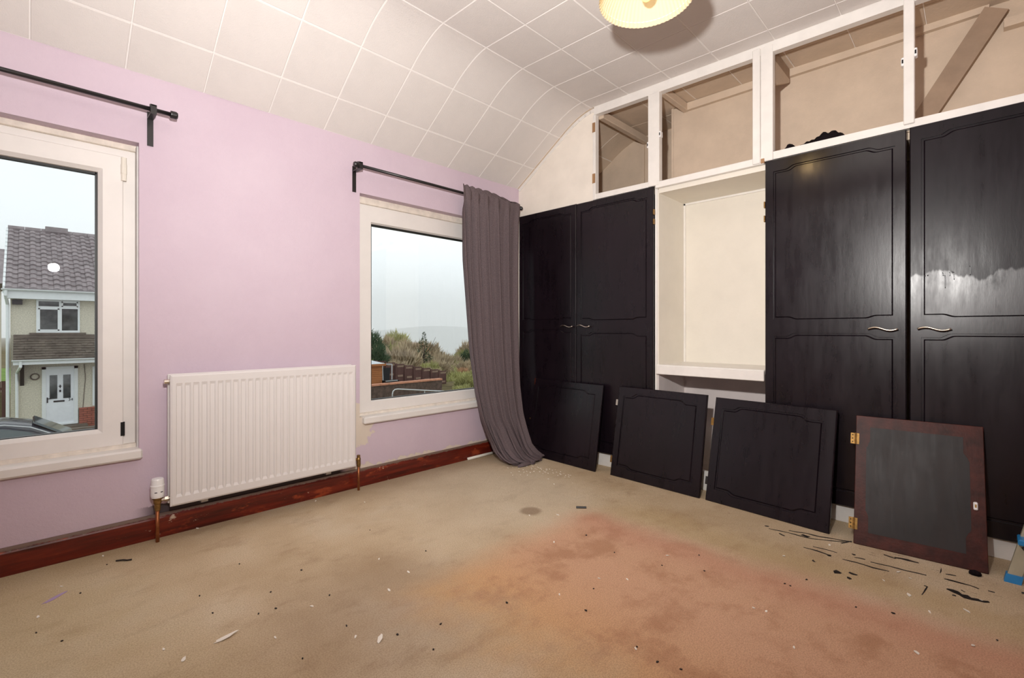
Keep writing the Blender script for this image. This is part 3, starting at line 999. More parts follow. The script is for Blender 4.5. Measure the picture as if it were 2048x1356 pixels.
bv = MB().tube([(RX0 + 0.006, -0.07, RZ1 - 0.032), (RX0 - 0.020, -0.07, RZ1 - 0.032)], 0.012, 10)
bv.build('bleed_valve', M['chrome'], rad, smooth=False)
cn = MB()
cn.tube([(RX0 + 0.006, -0.07, 0.197), (-2.53, -0.07, 0.197)], 0.009, 10)
cn.tube([(RX0 - 0.004, -0.07, 0.197), (-2.50, -0.07, 0.197)], 0.013, 6)
cn.build('valve_tail', M['chrome'], rad)
pv = -2.527, -0.07
vb = MB()
vb.lathe([(0.0001, 0.150), (0.0115, 0.150), (0.0125, 0.165), (0.0125, 0.180), (0.016, 0.185), (0.017, 0.200), (0.021, 0.207), (0.021, 0.214), (0.0001, 0.214)], (pv[0], pv[1], 0), 16)
vb.build('valve_body', M['brass'], rad)
tc = MB()
tc.lathe([(0.0001, 0.212), (0.0245, 0.212), (0.0268, 0.222), (0.0270, 0.262), (0.0280, 0.264), (0.0280, 0.270), (0.0262, 0.272), (0.0245, 0.295), (0.022, 0.301), (0.0001, 0.303)], (pv[0], pv[1], 0), 28)
cap = tc.build('thermostat_cap', M['plastic_white'], rad, smooth=False)
for an in (-112, -62):
    a = R(an)
    m = Matrix.Translation((pv[0], pv[1], 0)) @ Matrix.Rotation(a, 4, 'Z')
    MB().box(0.0255, 0.0278, -0.005, 0.005, 0.238, 0.2415, m=m).build('marker_slot', M['dark'], cap)
MB().tube([(pv[0], pv[1], -0.002), (pv[0], pv[1], 0.155)], 0.0078, 12).build('pipe', M['copper'], rad, smooth=True)
p2 = -1.505, -0.07
MB().tube([(p2[0], p2[1], -0.002), (p2[0], p2[1], 0.165)], 0.0078, 12).build('pipe', M['copper'], rad, smooth=True)
lv = MB()
lv.lathe([(0.0001, 0.150), (0.0115, 0.150), (0.0125, 0.17), (0.0125, 0.190), (0.0135, 0.195), (0.0105, 0.205), (0.0105, 0.220), (0.0001, 0.221)], (p2[0], p2[1], 0), 14)
lv.tube([(p2[0], p2[1], 0.195), (RX1 - 0.004, -0.07, 0.195)], 0.009, 10)
lv.build('lockshield_valve', M['brass'], rad)

# ------------------------------------------------------------------ curtain rods
def bracket(x_, z_, root, wall=-0.001):
    mb = MB()
    mb.box(x_ - 0.012, x_ + 0.012, -0.006, wall, z_ - 0.150, z_ + 0.012)
    mb.box(x_ - 0.012, x_ + 0.012, -0.088, wall, z_ - 0.024, z_ - 0.017)
    mb.box(x_ - 0.012, x_ + 0.012, -0.094, -0.088, z_ - 0.024, z_ + 0.020)
    mb.box(x_ - 0.012, x_ + 0.012, -0.072, -0.066, z_ - 0.020, z_ + 0.026)
    mb.box(x_ - 0.010, x_ + 0.010, -0.094, -0.066, z_ + 0.014, z_ + 0.018)
    return mb.build('bracket', M['black_metal'], root)
rod1 = thing('curtain_rod', (-3.2, -0.08, 2.035), 'bare black curtain rod above the window facing the house', 'curtain rod')
MB().tube([(-3.93, -0.08, 2.035), (-2.475, -0.08, 2.035)], 0.0095, 14).build('rod', M['black_metal'], rod1, smooth=True)
MB().tube([(-2.66, -0.08, 2.035), (-2.47, -0.08, 2.035)], 0.0078, 14).build('inner_rod', M['black_metal'], rod1, smooth=True)
MB().lathe([(0.0001, 0), (0.017, 0), (0.0175, 0.004), (0.0175, 0.022), (0.014, 0.028), (0.0001, 0.029)], (-2.478, -0.08, 2.035), 16, axis='X').build('finial', M['black_metal'], rod1)
bracket(-2.545, 2.035, rod1); bracket(-3.80, 2.035, rod1)
rod2 = thing('curtain_rod', (-0.8, -0.08, 2.032), 'black curtain rod that carries the grey curtain', 'curtain rod')
MB().tube([(-1.515, -0.08, 2.032), (-0.046, -0.08, 2.032)], 0.0095, 14).build('rod', M['black_metal'], rod2, smooth=True)
MB().lathe([(0.0001, -0.03), (0.014, -0.029), (0.0175, -0.022), (0.0175, 0), (0.0001, 0)], (-1.512, -0.08, 2.032), 16, axis='X').build('finial', M['black_metal'], rod2)
MB().lathe([(0.0001, 0), (0.010, 0.001), (0.0165, 0.007), (0.0165, 0.022), (0.012, 0.030), (0.0001, 0.031)], (-0.052, -0.08, 2.032), 16, axis='X').build('finial', M['black_metal'], rod2)
bracket(-1.500, 2.032, rod2); bracket(-0.110, 2.032, rod2)

# ------------------------------------------------------------------ curtain
def curtain():
    NU, NV = 150, 64
    bm = bmesh.new()
    # left/right hem of the hanging width: (height, x_left, x_right, y_mid, fold depth)
    keys = [(2.088, -0.690, -0.250, -0.104, 0.006), (2.050, -0.690, -0.078, -0.106, 0.007), (2.010, -0.690, -0.078, -0.106, 0.007), (1.90, -0.690, -0.092, -0.102, 0.028),
            (1.55, -0.676, -0.100, -0.100, 0.036), (1.20, -0.646, -0.102, -0.104, 0.034), (0.85, -0.620, -0.098, -0.112, 0.032),
            (0.55, -0.585, -0.098, -0.130, 0.030), (0.33, -0.552, -0.098, -0.165, 0.032), (0.19, -0.520, -0.105, -0.215, 0.034),
            (0.09, -0.500, -0.120, -0.270, 0.032), (0.035, -0.490, -0.120, -0.330, 0.024), (0.012, -0.480, -0.110, -0.390, 0.012), (0.006, -0.430, -0.140, -0.425, 0.006)]
    K = len(keys) - 1
    def key(v):
        f = v * K
        i = min(int(f), K - 1)
        a, b = keys[i], keys[i + 1]
        f -= i
        f = f
        return [p + (q - p) * f for p, q in zip(a, b)]
    grid = []
    phs = [rnd.uniform(-.5, .5) for _ in range(12)]
    for j in range(NV + 1):
        v = j / NV
        h, xl, xr, ym, dpth = key(v)
        if j > 0: xr_ = xr
        row = []
        for i in range(NU + 1):
            u = i / NU
            # tight pleats at the window side, broad ones at the corner side
            ph = 2 * math.pi * (6.4 * u ** 0.72) + 0.5 * math.sin(3.0 * v + 5 * u)
            wv = math.sin(ph) + 0.35 * math.sin(2.1 * ph + 0.8 + 1.5 * v)
            flat = 1.0 if u < 0.55 else max(0.35, 1 - (u - 0.55) * 1.5)
            topz = 0.0
            if v < 0.09:
                topz = 0.0045 * math.sin(ph * 1.0 + 1.0) - (0.055 * max(0, (u - 0.62)) if v < 0.05 else 0)
            x_ = xl + (xr - xl) * u + 0.010 * math.cos(ph) * (dpth / 0.03)
            y_ = ym - dpth * 0.92 * wv * flat
            if h < 1.5:
                y_ += 0.035 * min(1, (1.5 - h) / 0.6) * math.exp(-((u - 0.135) / 0.022) ** 2)
            if h < 0.3:
                y_ -= 0.05 * (1 - h / 0.3) * math.sin(math.pi * u) ** 2
                x_ += 0.02 * (1 - h / 0.3) * math.sin(2.3 * ph)
            y_ = min(y_, -0.040) if h < 0.16 else min(y_, -0.030)
            if 0.36 < h < 0.47: y_ = min(y_, -0.052)
            z_ = max(0.004, h + topz + (0.010 * (math.sin(ph * 0.5 + 1.0) + 1) * (1 - min(1, h / 0.10)) if h < 0.10 else 0))
            row.append(bm.verts.new((x_, y_, z_)))
        grid.append(row)
    # first row: heading above the rod follows the full width
    for A, B in zip(grid, grid[1:]):
        for k in range(NU):
            bm.faces.new((A[k], A[k + 1], B[k + 1], B[k]))
    me = bpy.data.meshes.new('curtain')
    bm.to_mesh(me); bm.free()
    for p in me.polygons: p.use_smooth = True
    me.materials.append(M['curtain'])
    o = bpy.data.objects.new('curtain', me)
    COL.objects.link(o)
    so = o.modifiers.new('thickness', 'SOLIDIFY')
    so.thickness = 0.003
    WM[o] = Matrix.Identity(4)
    tag(o, 'long plain grey curtain bunched in the corner, trailing onto the carpet', 'curtain')
    return o
cur = curtain()
# trailing hem folds on the carpet
def ribbon(name, pts, w, parent, mat):
    bm = bmesh.new()
    A = []
    for (x_, y_, z_, dx_, dy_, wz) in pts:
        A.append((bm.verts.new((x_, y_, z_)), bm.verts.new((x_ + dx_ * .5, y_ + dy_ * .5, z_ + wz)), bm.verts.new((x_ + dx_, y_ + dy_, z_ * 0.4 + 0.003))))
    for P, Q in zip(A, A[1:]):
        bm.faces.new((P[0], P[1], Q[1], Q[0])); bm.faces.new((P[1], P[2], Q[2], Q[1]))
    me = bpy.data.meshes.new(name); bm.to_mesh(me); bm.free()
    for p in me.polygons: p.use_smooth = True
    me.materials.append(mat)
    o = bpy.data.objects.new(name, me); COL.objects.link(o); o.parent = parent
    so = o.modifiers.new('thickness', 'SOLIDIFY'); so.thickness = 0.003
    return o
ribbon('hem_fold', [(-0.33, -0.40, 0.004, -0.02, -0.05, 0.012), (-0.29, -0.405, 0.012, -0.03, -0.06, 0.022), (-0.25, -0.385, 0.014, -0.02, -0.06, 0.026), (-0.21, -0.36, 0.008, -0.01, -0.05, 0.018), (-0.16, -0.335, 0.004, 0.0, -0.05, 0.008)], 0, cur, M['curtain'])
ribbon('hem_fold', [(-0.43, -0.42, 0.004, -0.03, -0.03, 0.010), (-0.38, -0.425, 0.010, -0.03, -0.045, 0.020), (-0.33, -0.42, 0.010, -0.02, -0.05, 0.022), (-0.29, -0.41, 0.004, -0.01, -0.04, 0.012)], 0, cur, M['curtain'])

# ------------------------------------------------------------------ pendant lamp
LC = Vector((-1.258, -1.912, 2.300))
lamp = thing('pendant_lamp', (LC.x, LC.y, ceil_z(LC.y)), 'cream pleated lampshade with a lit bulb hanging from the tiled ceiling', 'lamp')
NP = 64
sh = MB()
prof = [(0.050, 0.128), (0.080, 0.122), (0.115, 0.104), (0.146, 0.075), (0.166, 0.040), (0.174, 0.020)]
sh.lathe(prof, LC, NP * 4, 0.012, NP)
sh.build('shade', M['shade'], lamp, smooth=True, fix=False)
fb = MB()
fb.lathe([(0.174, 0.021), (0.1785, 0.012), (0.183, 0.001)], LC, NP * 4, 0.010, NP)
fb.lathe([(0.172, 0.018), (0.1755, 0.010), (0.180, 0.001)], LC, NP * 4, 0.010, NP)
fb.build('frill_band', M['shade'], lamp, smooth=True, fix=False)
rg = MB()
rg.tube([(LC.x + 0.1745 * math.cos(a), LC.y + 0.1745 * math.sin(a), LC.z + 0.019) for a in [2 * math.pi * k / 48 for k in range(49)]], 0.0016, 6, caps=False)
for a in (0.4, 2.5, 4.6):
    rg.tube([(LC.x + 0.02 * math.cos(a), LC.y + 0.02 * math.sin(a), LC.z + 0.125), (LC.x + 0.055 * math.cos(a), LC.y + 0.055 * math.sin(a), LC.z + 0.127)], 0.0016, 6)
rg.build('wire_frame', M['plastic_white'], lamp)
MB().lathe([(0.0001, 0.062), (0.019, 0.062), (0.021, 0.070), (0.021, 0.135), (0.012, 0.150), (0.0001, 0.150)], LC, 16).build('lamp_holder', M['plastic_white'], lamp)
MB().tube([(LC.x, LC.y, LC.z + 0.148), (LC.x, LC.y, ceil_z(LC.y) - 0.02)], 0.0035, 8).build('cord', M['plastic_white'], lamp)
MB().lathe([(0.0001, -0.034), (0.02, -0.034), (0.042, -0.024), (0.046, -0.001), (0.0001, -0.001)], (LC.x, LC.y, ceil_z(LC.y)), 24).build('ceiling_rose', M['plastic_white'], lamp)
bu = MB().lathe([(0.0001, -0.006), (0.012, -0.004), (0.022, 0.005), (0.0285, 0.020), (0.028, 0.034), (0.020, 0.050), (0.014, 0.062), (0.0001, 0.066)], LC, 20)
bu.build('bulb', M['bulb'], lamp, smooth=True)
pl = bpy.data.lights.new('lamp_light', 'POINT')
pl.energy = 0.9
pl.color = (1.0, 0.66, 0.30)
pl.shadow_soft_size = 0.03
plo = bpy.data.objects.new('lamp_light', pl)
COL.objects.link(plo)
plo.location = (LC.x, LC.y, LC.z + 0.0)
plo.location.z -= 0.040

# ------------------------------------------------------------------ small things indoors
# black cloth lying in the third top cupboard
def cloth():
    bm = bmesh.new()
    NU, NV = 40, 14
    G = []
    for i in range(NU + 1):
        u = i / NU
        y_ = -2.018 - 0.335 * u
        hmax = 0.050 + 0.045 * math.exp(-((u - 0.12) / 0.08) ** 2) + 0.020 * math.exp(-((u - 0.55) / 0.16) ** 2) + 0.042 * math.exp(-((u - 0.82) / 0.16) ** 2)
        row = []
        for j in range(NV + 1):
            v = j / NV
            x_ = 0.055 + 0.17 * v
            e = math.sin(math.pi * min(1, max(0, u))) ** 0.35 * math.sin(math.pi * v) ** 0.6
            n_ = noise.noise(Vector((u * 7, v * 4, 3.1))) * 0.5 + noise.noise(Vector((u * 17, v * 9, 9.1))) * 0.3
            z_ = 1.994 + max(0.001, e * hmax * (1.15 + 0.8 * n_))
            row.append(bm.verts.new((x_ + 0.01 * n_, y_ + 0.008 * n_, z_)))
        G.append(row)
    for A, B in zip(G, G[1:]):
        for k in range(NV):
            bm.faces.new((A[k], A[k + 1], B[k + 1], B[k]))
    me = bpy.data.meshes.new('cloth'); bm.to_mesh(me); bm.free()
    for p in me.polygons: p.use_smooth = True
    me.materials.append(M['black_cloth'])
    o = bpy.data.objects.new('black_cloth', me); COL.objects.link(o)
    so = o.modifiers.new('thickness', 'SOLIDIFY'); so.thickness = 0.003
    tag(o, 'crumpled black cloth left in the doorless top cupboard', 'cloth')
cloth()
# pale rod along the skirting by the curtain
MB().tube([(-0.585, -0.036, 0.0115), (-0.24, -0.034, 0.0115)], 0.0105, 12).build('wooden_dowel', M['cream'], smooth=True, label='short pale wooden rod lying along the skirting by the curtain', cat='rod')

# stepladder folded against the last wardrobe door
def leanx(z): return -0.215 + z * 0.14
lad = thing('stepladder', (-0.2, -3.0, 0), 'folded aluminium stepladder with blue plastic feet by the last black door', 'stepladder')
def slant(y0, z0, y1, z1, wy, wx, off=0.0):
    a = Vector((leanx(z0) + off, y0, z0)); b = Vector((leanx(z1) + off, y1, z1))
    mb = MB()
    A = [a + Vector((-wx, -wy, 0)), a + Vector((wx, -wy, 0)), a + Vector((wx, wy, 0)), a + Vector((-wx, wy, 0))]
    B = [p + (b - a) for p in A]
    mb.face(A); mb.face(B)
    for k in range(4): mb.face([A[k], A[(k + 1) % 4], B[(k + 1) % 4], B[k]])
    return mb
slant(-2.944, 0.03, -3.235, 1.25, 0.020, 0.011).build('stile', M['alu'], lad)
slant(-3.640, 0.03, -3.350, 1.25, 0.020, 0.011).build('stile', M['alu'], lad)
slant(-2.938, -0.0, -2.944, 0.032, 0.024, 0.016).build('foot', M['blue'], lad)
slant(-3.646, -0.0, -3.640, 0.032, 0.024, 0.016).build('foot', M['blue'], lad)
for z_ in (0.172, 0.44, 0.71, 0.98):
    ya = -2.944 - (z_ - 0.03) * 0.2385
    yb = -3.640 + (z_ - 0.03) * 0.2385
    st_ = MB().box(leanx(z_) - 0.055, leanx(z_) + 0.012, yb, ya, z_ - 0.004, z_ + 0.006).build('step', M['alu'], lad)
    for y_, s_ in ((ya, 1), (yb, -1)):
        MB().box(leanx(z_) - 0.060, leanx(z_) + 0.016, min(y_ - .02 * s_, y_ + 0.026 * s_), max(y_ - .02 * s_, y_ + 0.026 * s_), z_ - 0.012, z_ + 0.012, bev=0.004).build('step_end', M['blue'], st_)
MB().tube([(leanx(0.15) - 0.030, -2.965, 0.15), (leanx(0.02) - 0.030, -3.06, 0.02)], 0.005, 8).build('brace', M['black_metal'], lad)

# ------------------------------------------------------------------ dried paint drags and crumbs on the carpet
def smear(pts, w):
    """thin irregular stroke on the carpet along pts [(x,y)...]"""
    mb = MB()
    A = []
    n = len(pts)
    dense = []
    for (a, b) in zip(pts, pts[1:]):
        m = max(2, int((Vector(b) - Vector(a)).length / 0.025))
        for i in range(m): dense.append(Vector(a).lerp(Vector(b), i / m))
    dense.append(Vector(pts[-1]))
    n = len(dense)
    for i, p in enumerate(dense):
        d = (dense[min(i + 1, n - 1)] - dense[max(i - 1, 0)]).normalized()
        s = Vector((-d.y, d.x))
        ww = w * (0.25 + 0.75 * math.sin(math.pi * (i + 0.4) / n)) * rnd.uniform(0.35, 1.25)
        j = s * rnd.uniform(-w, w) * 0.35
        A.append((p + s * ww + j, p - s * ww + j))
    for (a, b), (c, d) in zip(A, A[1:]):
        mb.face([(a.x, a.y, 0.0016), (b.x, b.y, 0.0016), (d.x, d.y, 0.0016), (c.x, c.y, 0.0016)])
        mb.face([(a.x, a.y, 0.0016), (c.x, c.y, 0.0016), (c.x, c.y, 0.0), (a.x, a.y, 0.0)])
        mb.face([(b.x, b.y, 0.0016), (d.x, d.y, 0.0016), (d.x, d.y, 0.0), (b.x, b.y, 0.0)])
    return mb.build('paint_smear', M['smear'], floor, fix=True)
SMEARS = [([(-0.317,-2.061),(-0.308,-2.077)],0.006),([(-0.338,-2.086),(-0.326,-2.167),(-0.325,-2.265),(-0.256,-2.387)],0.004),([(-0.295,-2.165),(-0.27,-2.235),(-0.268,-2.291),(-0.249,-2.353),(-0.23,-2.414)],0.007),([(-0.301,-2.225),(-0.313,-2.256)],0.012),([(-0.414,-2.295),(-0.408,-2.33),(-0.408,-2.387)],0.004),([(-0.453,-2.266),(-0.451,-2.318),(-0.463,-2.372)],0.004),([(-0.463,-2.362),(-0.464,-2.375)],0.008),([(-0.463,-2.417),(-0.457,-2.468),(-0.463,-2.525),(-0.454,-2.577)],0.004),([(-0.406,-2.451),(-0.396,-2.488)],0.005),([(-0.41,-2.509),(-0.397,-2.571),(-0.397,-2.628),(-0.388,-2.69)],0.005),([(-0.284,-2.54),(-0.294,-2.583)],0.006),([(-0.283,-2.577),(-0.273,-2.622),(-0.275,-2.658)],0.008),([(-0.607,-2.413),(-0.616,-2.438)],0.014),([(-0.58,-2.46),(-0.587,-2.488)],0.008),([(-0.637,-2.462),(-0.634,-2.477)],0.008),([(-0.374,-2.743),(-0.373,-2.77),(-0.372,-2.816),(-0.38,-2.843)],0.006),([(-0.32,-2.745),(-0.308,-2.776)],0.004),([(-0.375,-2.868),(-0.373,-2.886)],0.004),([(-0.467,-2.754),(-0.474,-2.781),(-0.493,-2.807),(-0.492,-2.839),(-0.483,-2.871)],0.014),([(-0.51,-2.77),(-0.509,-2.781)],0.006),([(-0.592,-2.689),(-0.5,-2.699)],0.002),([(-0.499,-2.689),(-0.501,-2.701)],0.004),([(-0.268,-2.73),(-0.328,-2.729)],0.002),([(-0.565,-2.325),(-0.576,-2.339)],0.008),([(-0.297,-2.961),(-0.312,-2.965)],0.006),([(-0.377,-2.437),(-0.375,-2.451)],0.006),([(-0.362,-2.141),(-0.378,-2.169)],0.008),([(-0.282,-2.38),(-0.221,-2.412)],0.003),([(-0.44,-2.795),(-0.451,-2.804)],0.003)]
for pts, w_ in SMEARS:
    smear(pts, w_ * 1.05)
FLAKES = [(-1.06,-1.111),(-0.947,-1.216),(-1.218,-1.412),(-1.346,-1.75),(-1.274,-1.837),(-0.97,-1.857),(-1.55,-1.711),(-1.623,-2.075),(-1.268,-2.427),(-0.614,-2.226),(-0.438,-2.605),(-0.469,-2.645),(-0.564,-2.572),(-0.617,-2.813),(-0.718,-2.718),(-0.629,-2.655),(-0.345,-2.347),(-0.861,-2.83),(-1.031,-2.706),(-1.12,-2.304),(-1.129,-2.264),(-0.486,-2.848),(-2.724,-0.076),(-2.866,-0.289),(-2.933,-0.503),(-2.626,-1.12),(-2.66,-1.022),(-2.394,-1.211),(-2.238,-1.12),(-1.984,-1.224),(-1.883,-0.973),(-1.855,-1.161),(-2.21,-1.393),(-2.357,-0.029),(-1.775,-0.07),(-1.585,-0.293)]
CRUMBS = [(-1.049,-1.476),(-1.109,-1.672),(-0.868,-1.955),(-1.069,-1.881),(-0.989,-2.029),(-1.564,-1.841),(-1.611,-2.072),(-0.869,-2.316),(-0.866,-2.296),(-0.61,-2.43),(-0.864,-2.526),(-0.817,-2.626),(-0.77,-2.885),(-1.61,-2.217),(-1.63,-2.151),(-0.771,-2.35),(-0.574,-2.332),(-1.425,-1.779),(-2.721,-0.188),(-2.817,-0.404),(-2.938,-0.62),(-2.881,-0.738),(-2.505,-0.749),(-2.5,-0.91),(-2.308,-0.913),(-2.159,-0.827),(-2.333,-1.04),(-2.388,-1.03),(-2.16,-1.094),(-2.203,-1.316),(-2.107,-1.48),(-1.973,-1.536),(-1.727,-1.606),(-2.372,-1.373),(-2.069,-1.624),(-2.323,-0.585),(-1.758,-0.669),(-1.694,-1.055)]

def chip(name, mat, x_, y_, L, Wd, th, ang, jag=0.35, seg=7, lift=0.0):
    mb = MB()
    P = []
    for k in range(seg):
        a = 2 * math.pi * k / seg + rnd.uniform(-.2, .2)
        r_ = 1 + rnd.uniform(-jag, jag)
        px, py = L * math.cos(a) * r_, Wd * math.sin(a) * r_
        P.append((x_ + px * math.cos(ang) - py * math.sin(ang), y_ + px * math.sin(ang) + py * math.cos(ang), 0.0005 + lift * (0.5 + 0.5 * math.cos(a))))
    mb.prism(P, (0, 0, th))
    return mb.build(name, mat)
BIG = {12: 'white paint flake lying by the black drag marks near the back-to-front door', 8: None}
for i, (x_, y_) in enumerate(FLAKES):
    s_ = rnd.uniform(0.005, 0.0095)
    o = chip('paint_flake', M['flake'], x_, y_, s_ * (1.6 if i in (5, 10, 13) else 1.0), s_ * 0.55, 0.0016, rnd.uniform(0, 3.1), lift=0.003)
    tag(o, 'small white paint flake scattered on the soiled carpet', 'paint flake', 'small white flakes scattered over the carpet')
for k in range(70):
    # chips fallen below the first loose door
    x_, y_ = -0.30 - abs(rnd.gauss(0, .12)), -0.60 + rnd.gauss(0, .16)
    if x_ < -0.7 or -0.95 > y_ or y_ > -0.3: continue
    o = chip('paint_flake', M['flake'], x_, y_, rnd.uniform(.0025, .007), rnd.uniform(.002, .004), 0.0014, rnd.uniform(0, 3.1), lift=0.002)
    tag(o, 'tiny pale paint chip sprinkled below the loose door nearest the curtain', 'paint flake', 'tiny chips sprinkled near the curtain')
o = chip('paint_flake', M['flake'], -2.507, -1.096, 0.033, 0.009, 0.002, 0.05, 0.25, 11, 0.006)
tag(o, 'longest white paint flake, on the beige carpet below the radiator', 'paint flake')
o = chip('paint_flake', M['flake'], -2.163, -1.463, 0.021, 0.007, 0.002, 0.75, 0.25, 10, 0.006)
tag(o, 'pointed white paint flake beside the orange stain\'s edge', 'paint flake')
for i, (x_, y_) in enumerate(CRUMBS):
    s_ = rnd.uniform(0.0028, 0.0055)
    o = chip('crumb', M['crumb'], x_, y_, s_, s_ * 0.7, 0.003, rnd.uniform(0, 3.1))
    tag(o, 'small dark crumb scattered on the stained carpet', 'crumb', 'dark crumbs scattered over the carpet')
MB().tube([(-2.690, -0.178, 0.004), (-2.668, -0.192, 0.005), (-2.655, -0.206, 0.004), (-2.640, -0.212, 0.004)], 0.0032, 6).build('twig', M['crumb'], label='short dark twig on the carpet below the first window', cat='twig')
MB().tube([(-0.795, -1.225, 0.006), (-0.758, -1.268, 0.006)], 0.006, 8).build('pen_cap', M['black_metal'], label='small black pen-like stick at the tip of the pink stain', cat='stick')
chip('violet_mark', M['violet'], -2.885, -0.375, 0.040, 0.008, 0.001, 0.7, 0.3, 10).parent = floor
chip('violet_mark', M['violet'], -1.585, -2.325, 0.030, 0.010, 0.001, -0.9, 0.3, 10).parent = floor
# black lump under the corner of the back-to-front door
def lump():
    bm = bmesh.new()
    bmesh.ops.create_icosphere(bm, subdivisions=2, radius=1.0)
    for v in bm.verts:
        n_ = 1 + 0.25 * noise.noise(v.co * 2.1)
        v.co = Vector((v.co.x * 0.016 * n_ - 0.245, v.co.y * 0.020 * n_ - 2.832, max(0.0, 0.008 + v.co.z * 0.012 * n_)))
    me = bpy.data.meshes.new('lump'); bm.to_mesh(me); bm.free()
    me.materials.append(M['black_cloth'])
    o = bpy.data.objects.new('rag_scrap', me); COL.objects.link(o)
    tag(o, 'small black scrap at the foot of the back-to-front cupboard door', 'scrap')
lump()

# ================================================================== outside
# ground: street level near the house opposite, falling away towards the wooded side
def gz(x_, y_):
    s_ = min(1, max(0, (x_ - 2.0) / 9.0)) * min(1, max(0, (y_ - 6) / 12.0))
    z_ = -2.5 - 0.95 * s_
    far_ = max(0, y_ - 30)
    z_ -= 0.17 * far_ * min(1, max(0, (x_ - 2) / 14.0)) if y_ < 90 else 0.17 * 60 * min(1, max(0, (x_ - 2) / 14.0)) + 0.10 * (y_ - 90) * min(1, max(0, (x_ - 2) / 14.0))
    return z_
tb = bmesh.new()
gx_ = [-40, -20, -10, -5, -2, 0, 2, 4, 6, 8, 10, 12, 14, 16, 18, 20, 24, 30, 40, 55, 75, 110, 160, 260]
gy_ = [0.6, 3, 6, 9, 12, 15, 18, 21, 24, 27, 30, 34, 40, 48, 58, 70, 85, 100, 130, 170, 230, 320]
G = [[tb.verts.new((a, b, gz(a, b))) for b in gy_] for a in gx_]
for A, B in zip(G, G[1:]):
    for k in range(len(gy_) - 1):
        tb.faces.new((A[k], A[k + 1], B[k + 1], B[k]))
me = bpy.data.meshes.new('ground'); tb.to_mesh(me); tb.free()
me.materials.append(M['scrub'])
ground = bpy.data.objects.new('ground', me); COL.objects.link(ground); ground['kind'] = 'structure'
MB().box(-40, 3.5, 5.0, 16.2, -2.52, -2.47).build('road', M['asphalt'], kind='structure')
MB().box(-40, -3.6, 17.5, 60, -2.50, -2.40).build('lawn', M['grass'], kind='structure')

# house opposite
hs = thing('house', (-1.0, 20, -2.4), 'pebbledashed house number 34 with tiled roof across the street', 'house')
HX0, HX1 = -3.34, 3.2
wl_ = MB()
wl_.box(HX0, HX1, 20, 27.0, -2.45, 2.1)
wl_.prism([(HX0, 20.0, 2.1), (HX0, 27.0, 2.1), (HX0, 23.5, 4.6)], (HX1 - HX0, 0, 0))
wl_.build('wall', M['render'], hs)
# roof tiles: wavy stepped courses as real geometry
rt = bmesh.new()
ea, ri = Vector((0, 19.62, 2.36)), Vector((0, 23.5, 4.86))
sl = (ri - ea); L_ = sl.length; sl.normalize(); nr = Vector((0, -sl.z, sl.y))
NROW, NCOL = 14, 24
px_ = (HX1 + 0.2 - (HX0 - 0.12)) / NCOL
prof_ = [(0.0, 0.0), (0.10, 0.035), (0.30, 0.05), (0.50, 0.035), (0.62, 0.0), (0.80, -0.006)]
for r_ in range(NROW):
    b0 = ea + sl * (L_ * r_ / NROW); b1 = ea + sl * (L_ * (r_ + 1.12) / NROW)
    for c_ in range(NCOL):
        x0_ = HX0 - 0.12 + c_ * px_
        jit = rnd.uniform(-.006, .006)
        pr = [(x0_ + f * px_, h_) for f, h_ in prof_] + [(x0_ + px_ * 0.985, -0.004)]
        lo_v = [rt.verts.new(Vector((x_, b0.y, b0.z)) + nr * (0.055 + h_ + jit)) for x_, h_ in pr]
        hi_v = [rt.verts.new(Vector((x_, b1.y, b1.z)) + nr * (0.005 + h_ + jit)) for x_, h_ in pr]
        bt_v = [rt.verts.new(Vector((x_, b0.y, b0.z)) + nr * (-0.01)) for x_, h_ in pr]
        for k in range(len(pr) - 1):
            rt.faces.new((lo_v[k], lo_v[k + 1], hi_v[k + 1], hi_v[k]))
            rt.faces.new((bt_v[k], bt_v[k + 1], lo_v[k + 1], lo_v[k]))
me = bpy.data.meshes.new('roof_tiles'); rt.to_mesh(me); rt.free()
me.materials.append(M['rooftile'])
o = bpy.data.objects.new('roof_tiles', me); COL.objects.link(o); o.parent = hs; o.matrix_parent_inverse = WM[hs].inverted(); o['kind'] = 'stuff'; WM[o] = WM[hs]
rs = MB().prism([(HX0 - 0.1, 19.62, 2.34), (HX0 - 0.1, 23.5, 4.84), (HX0 - 0.1, 27.4, 2.34), (HX0 - 0.1, 23.5, 4.70)], (HX1 - HX0 + 0.3, 0, 0))
rs.build('roof_deck', M['rooftile'], hs)
xq = HX0 - 0.12
while xq < HX1:
    MB().tube([(xq, 23.5, 4.90), (xq + 0.44, 23.5, 4.90)], 0.11, 8).build('ridge_tile', M['rooftile'], hs)
    xq += 0.45
box('ridge_vent', M['rooftile'], hs, (-2.45, -1.80, 23.35, 23.65, 4.90, 5.10))
vg = MB()
for r_ in range(NROW):
    b0 = ea + sl * (L_ * r_ / NROW); b1 = ea + sl * (L_ * (r_ + 0.96) / NROW)
    vg.prism([(HX0 - 0.17, b0.y, b0.z + 0.09), (HX0 - 0.17, b0.y, b0.z - 0.16), (HX0 - 0.17, b1.y, b1.z - 0.13), (HX0 - 0.17, b1.y, b1.z + 0.06)], (0.06, 0, 0))
vg.build('verge_cap', M['pipe_white'], hs, kind='stuff')
def gutter(y_, z_, x0_, x1_, r_=0.06):
    mb = MB()
    pr = [(x0_, y_ + r_ * math.cos(a), z_ + r_ * math.sin(a)) for a in [math.pi + math.pi * k / 8 for k in range(9)]]
    pr += [(x0_, y_ + r_ * 0.8 * math.cos(a), z_ + r_ * 0.8 * math.sin(a)) for a in [2 * math.pi - math.pi * k / 8 for k in range(9)]]
    mb.prism(pr, (x1_ - x0_, 0, 0))
    return mb
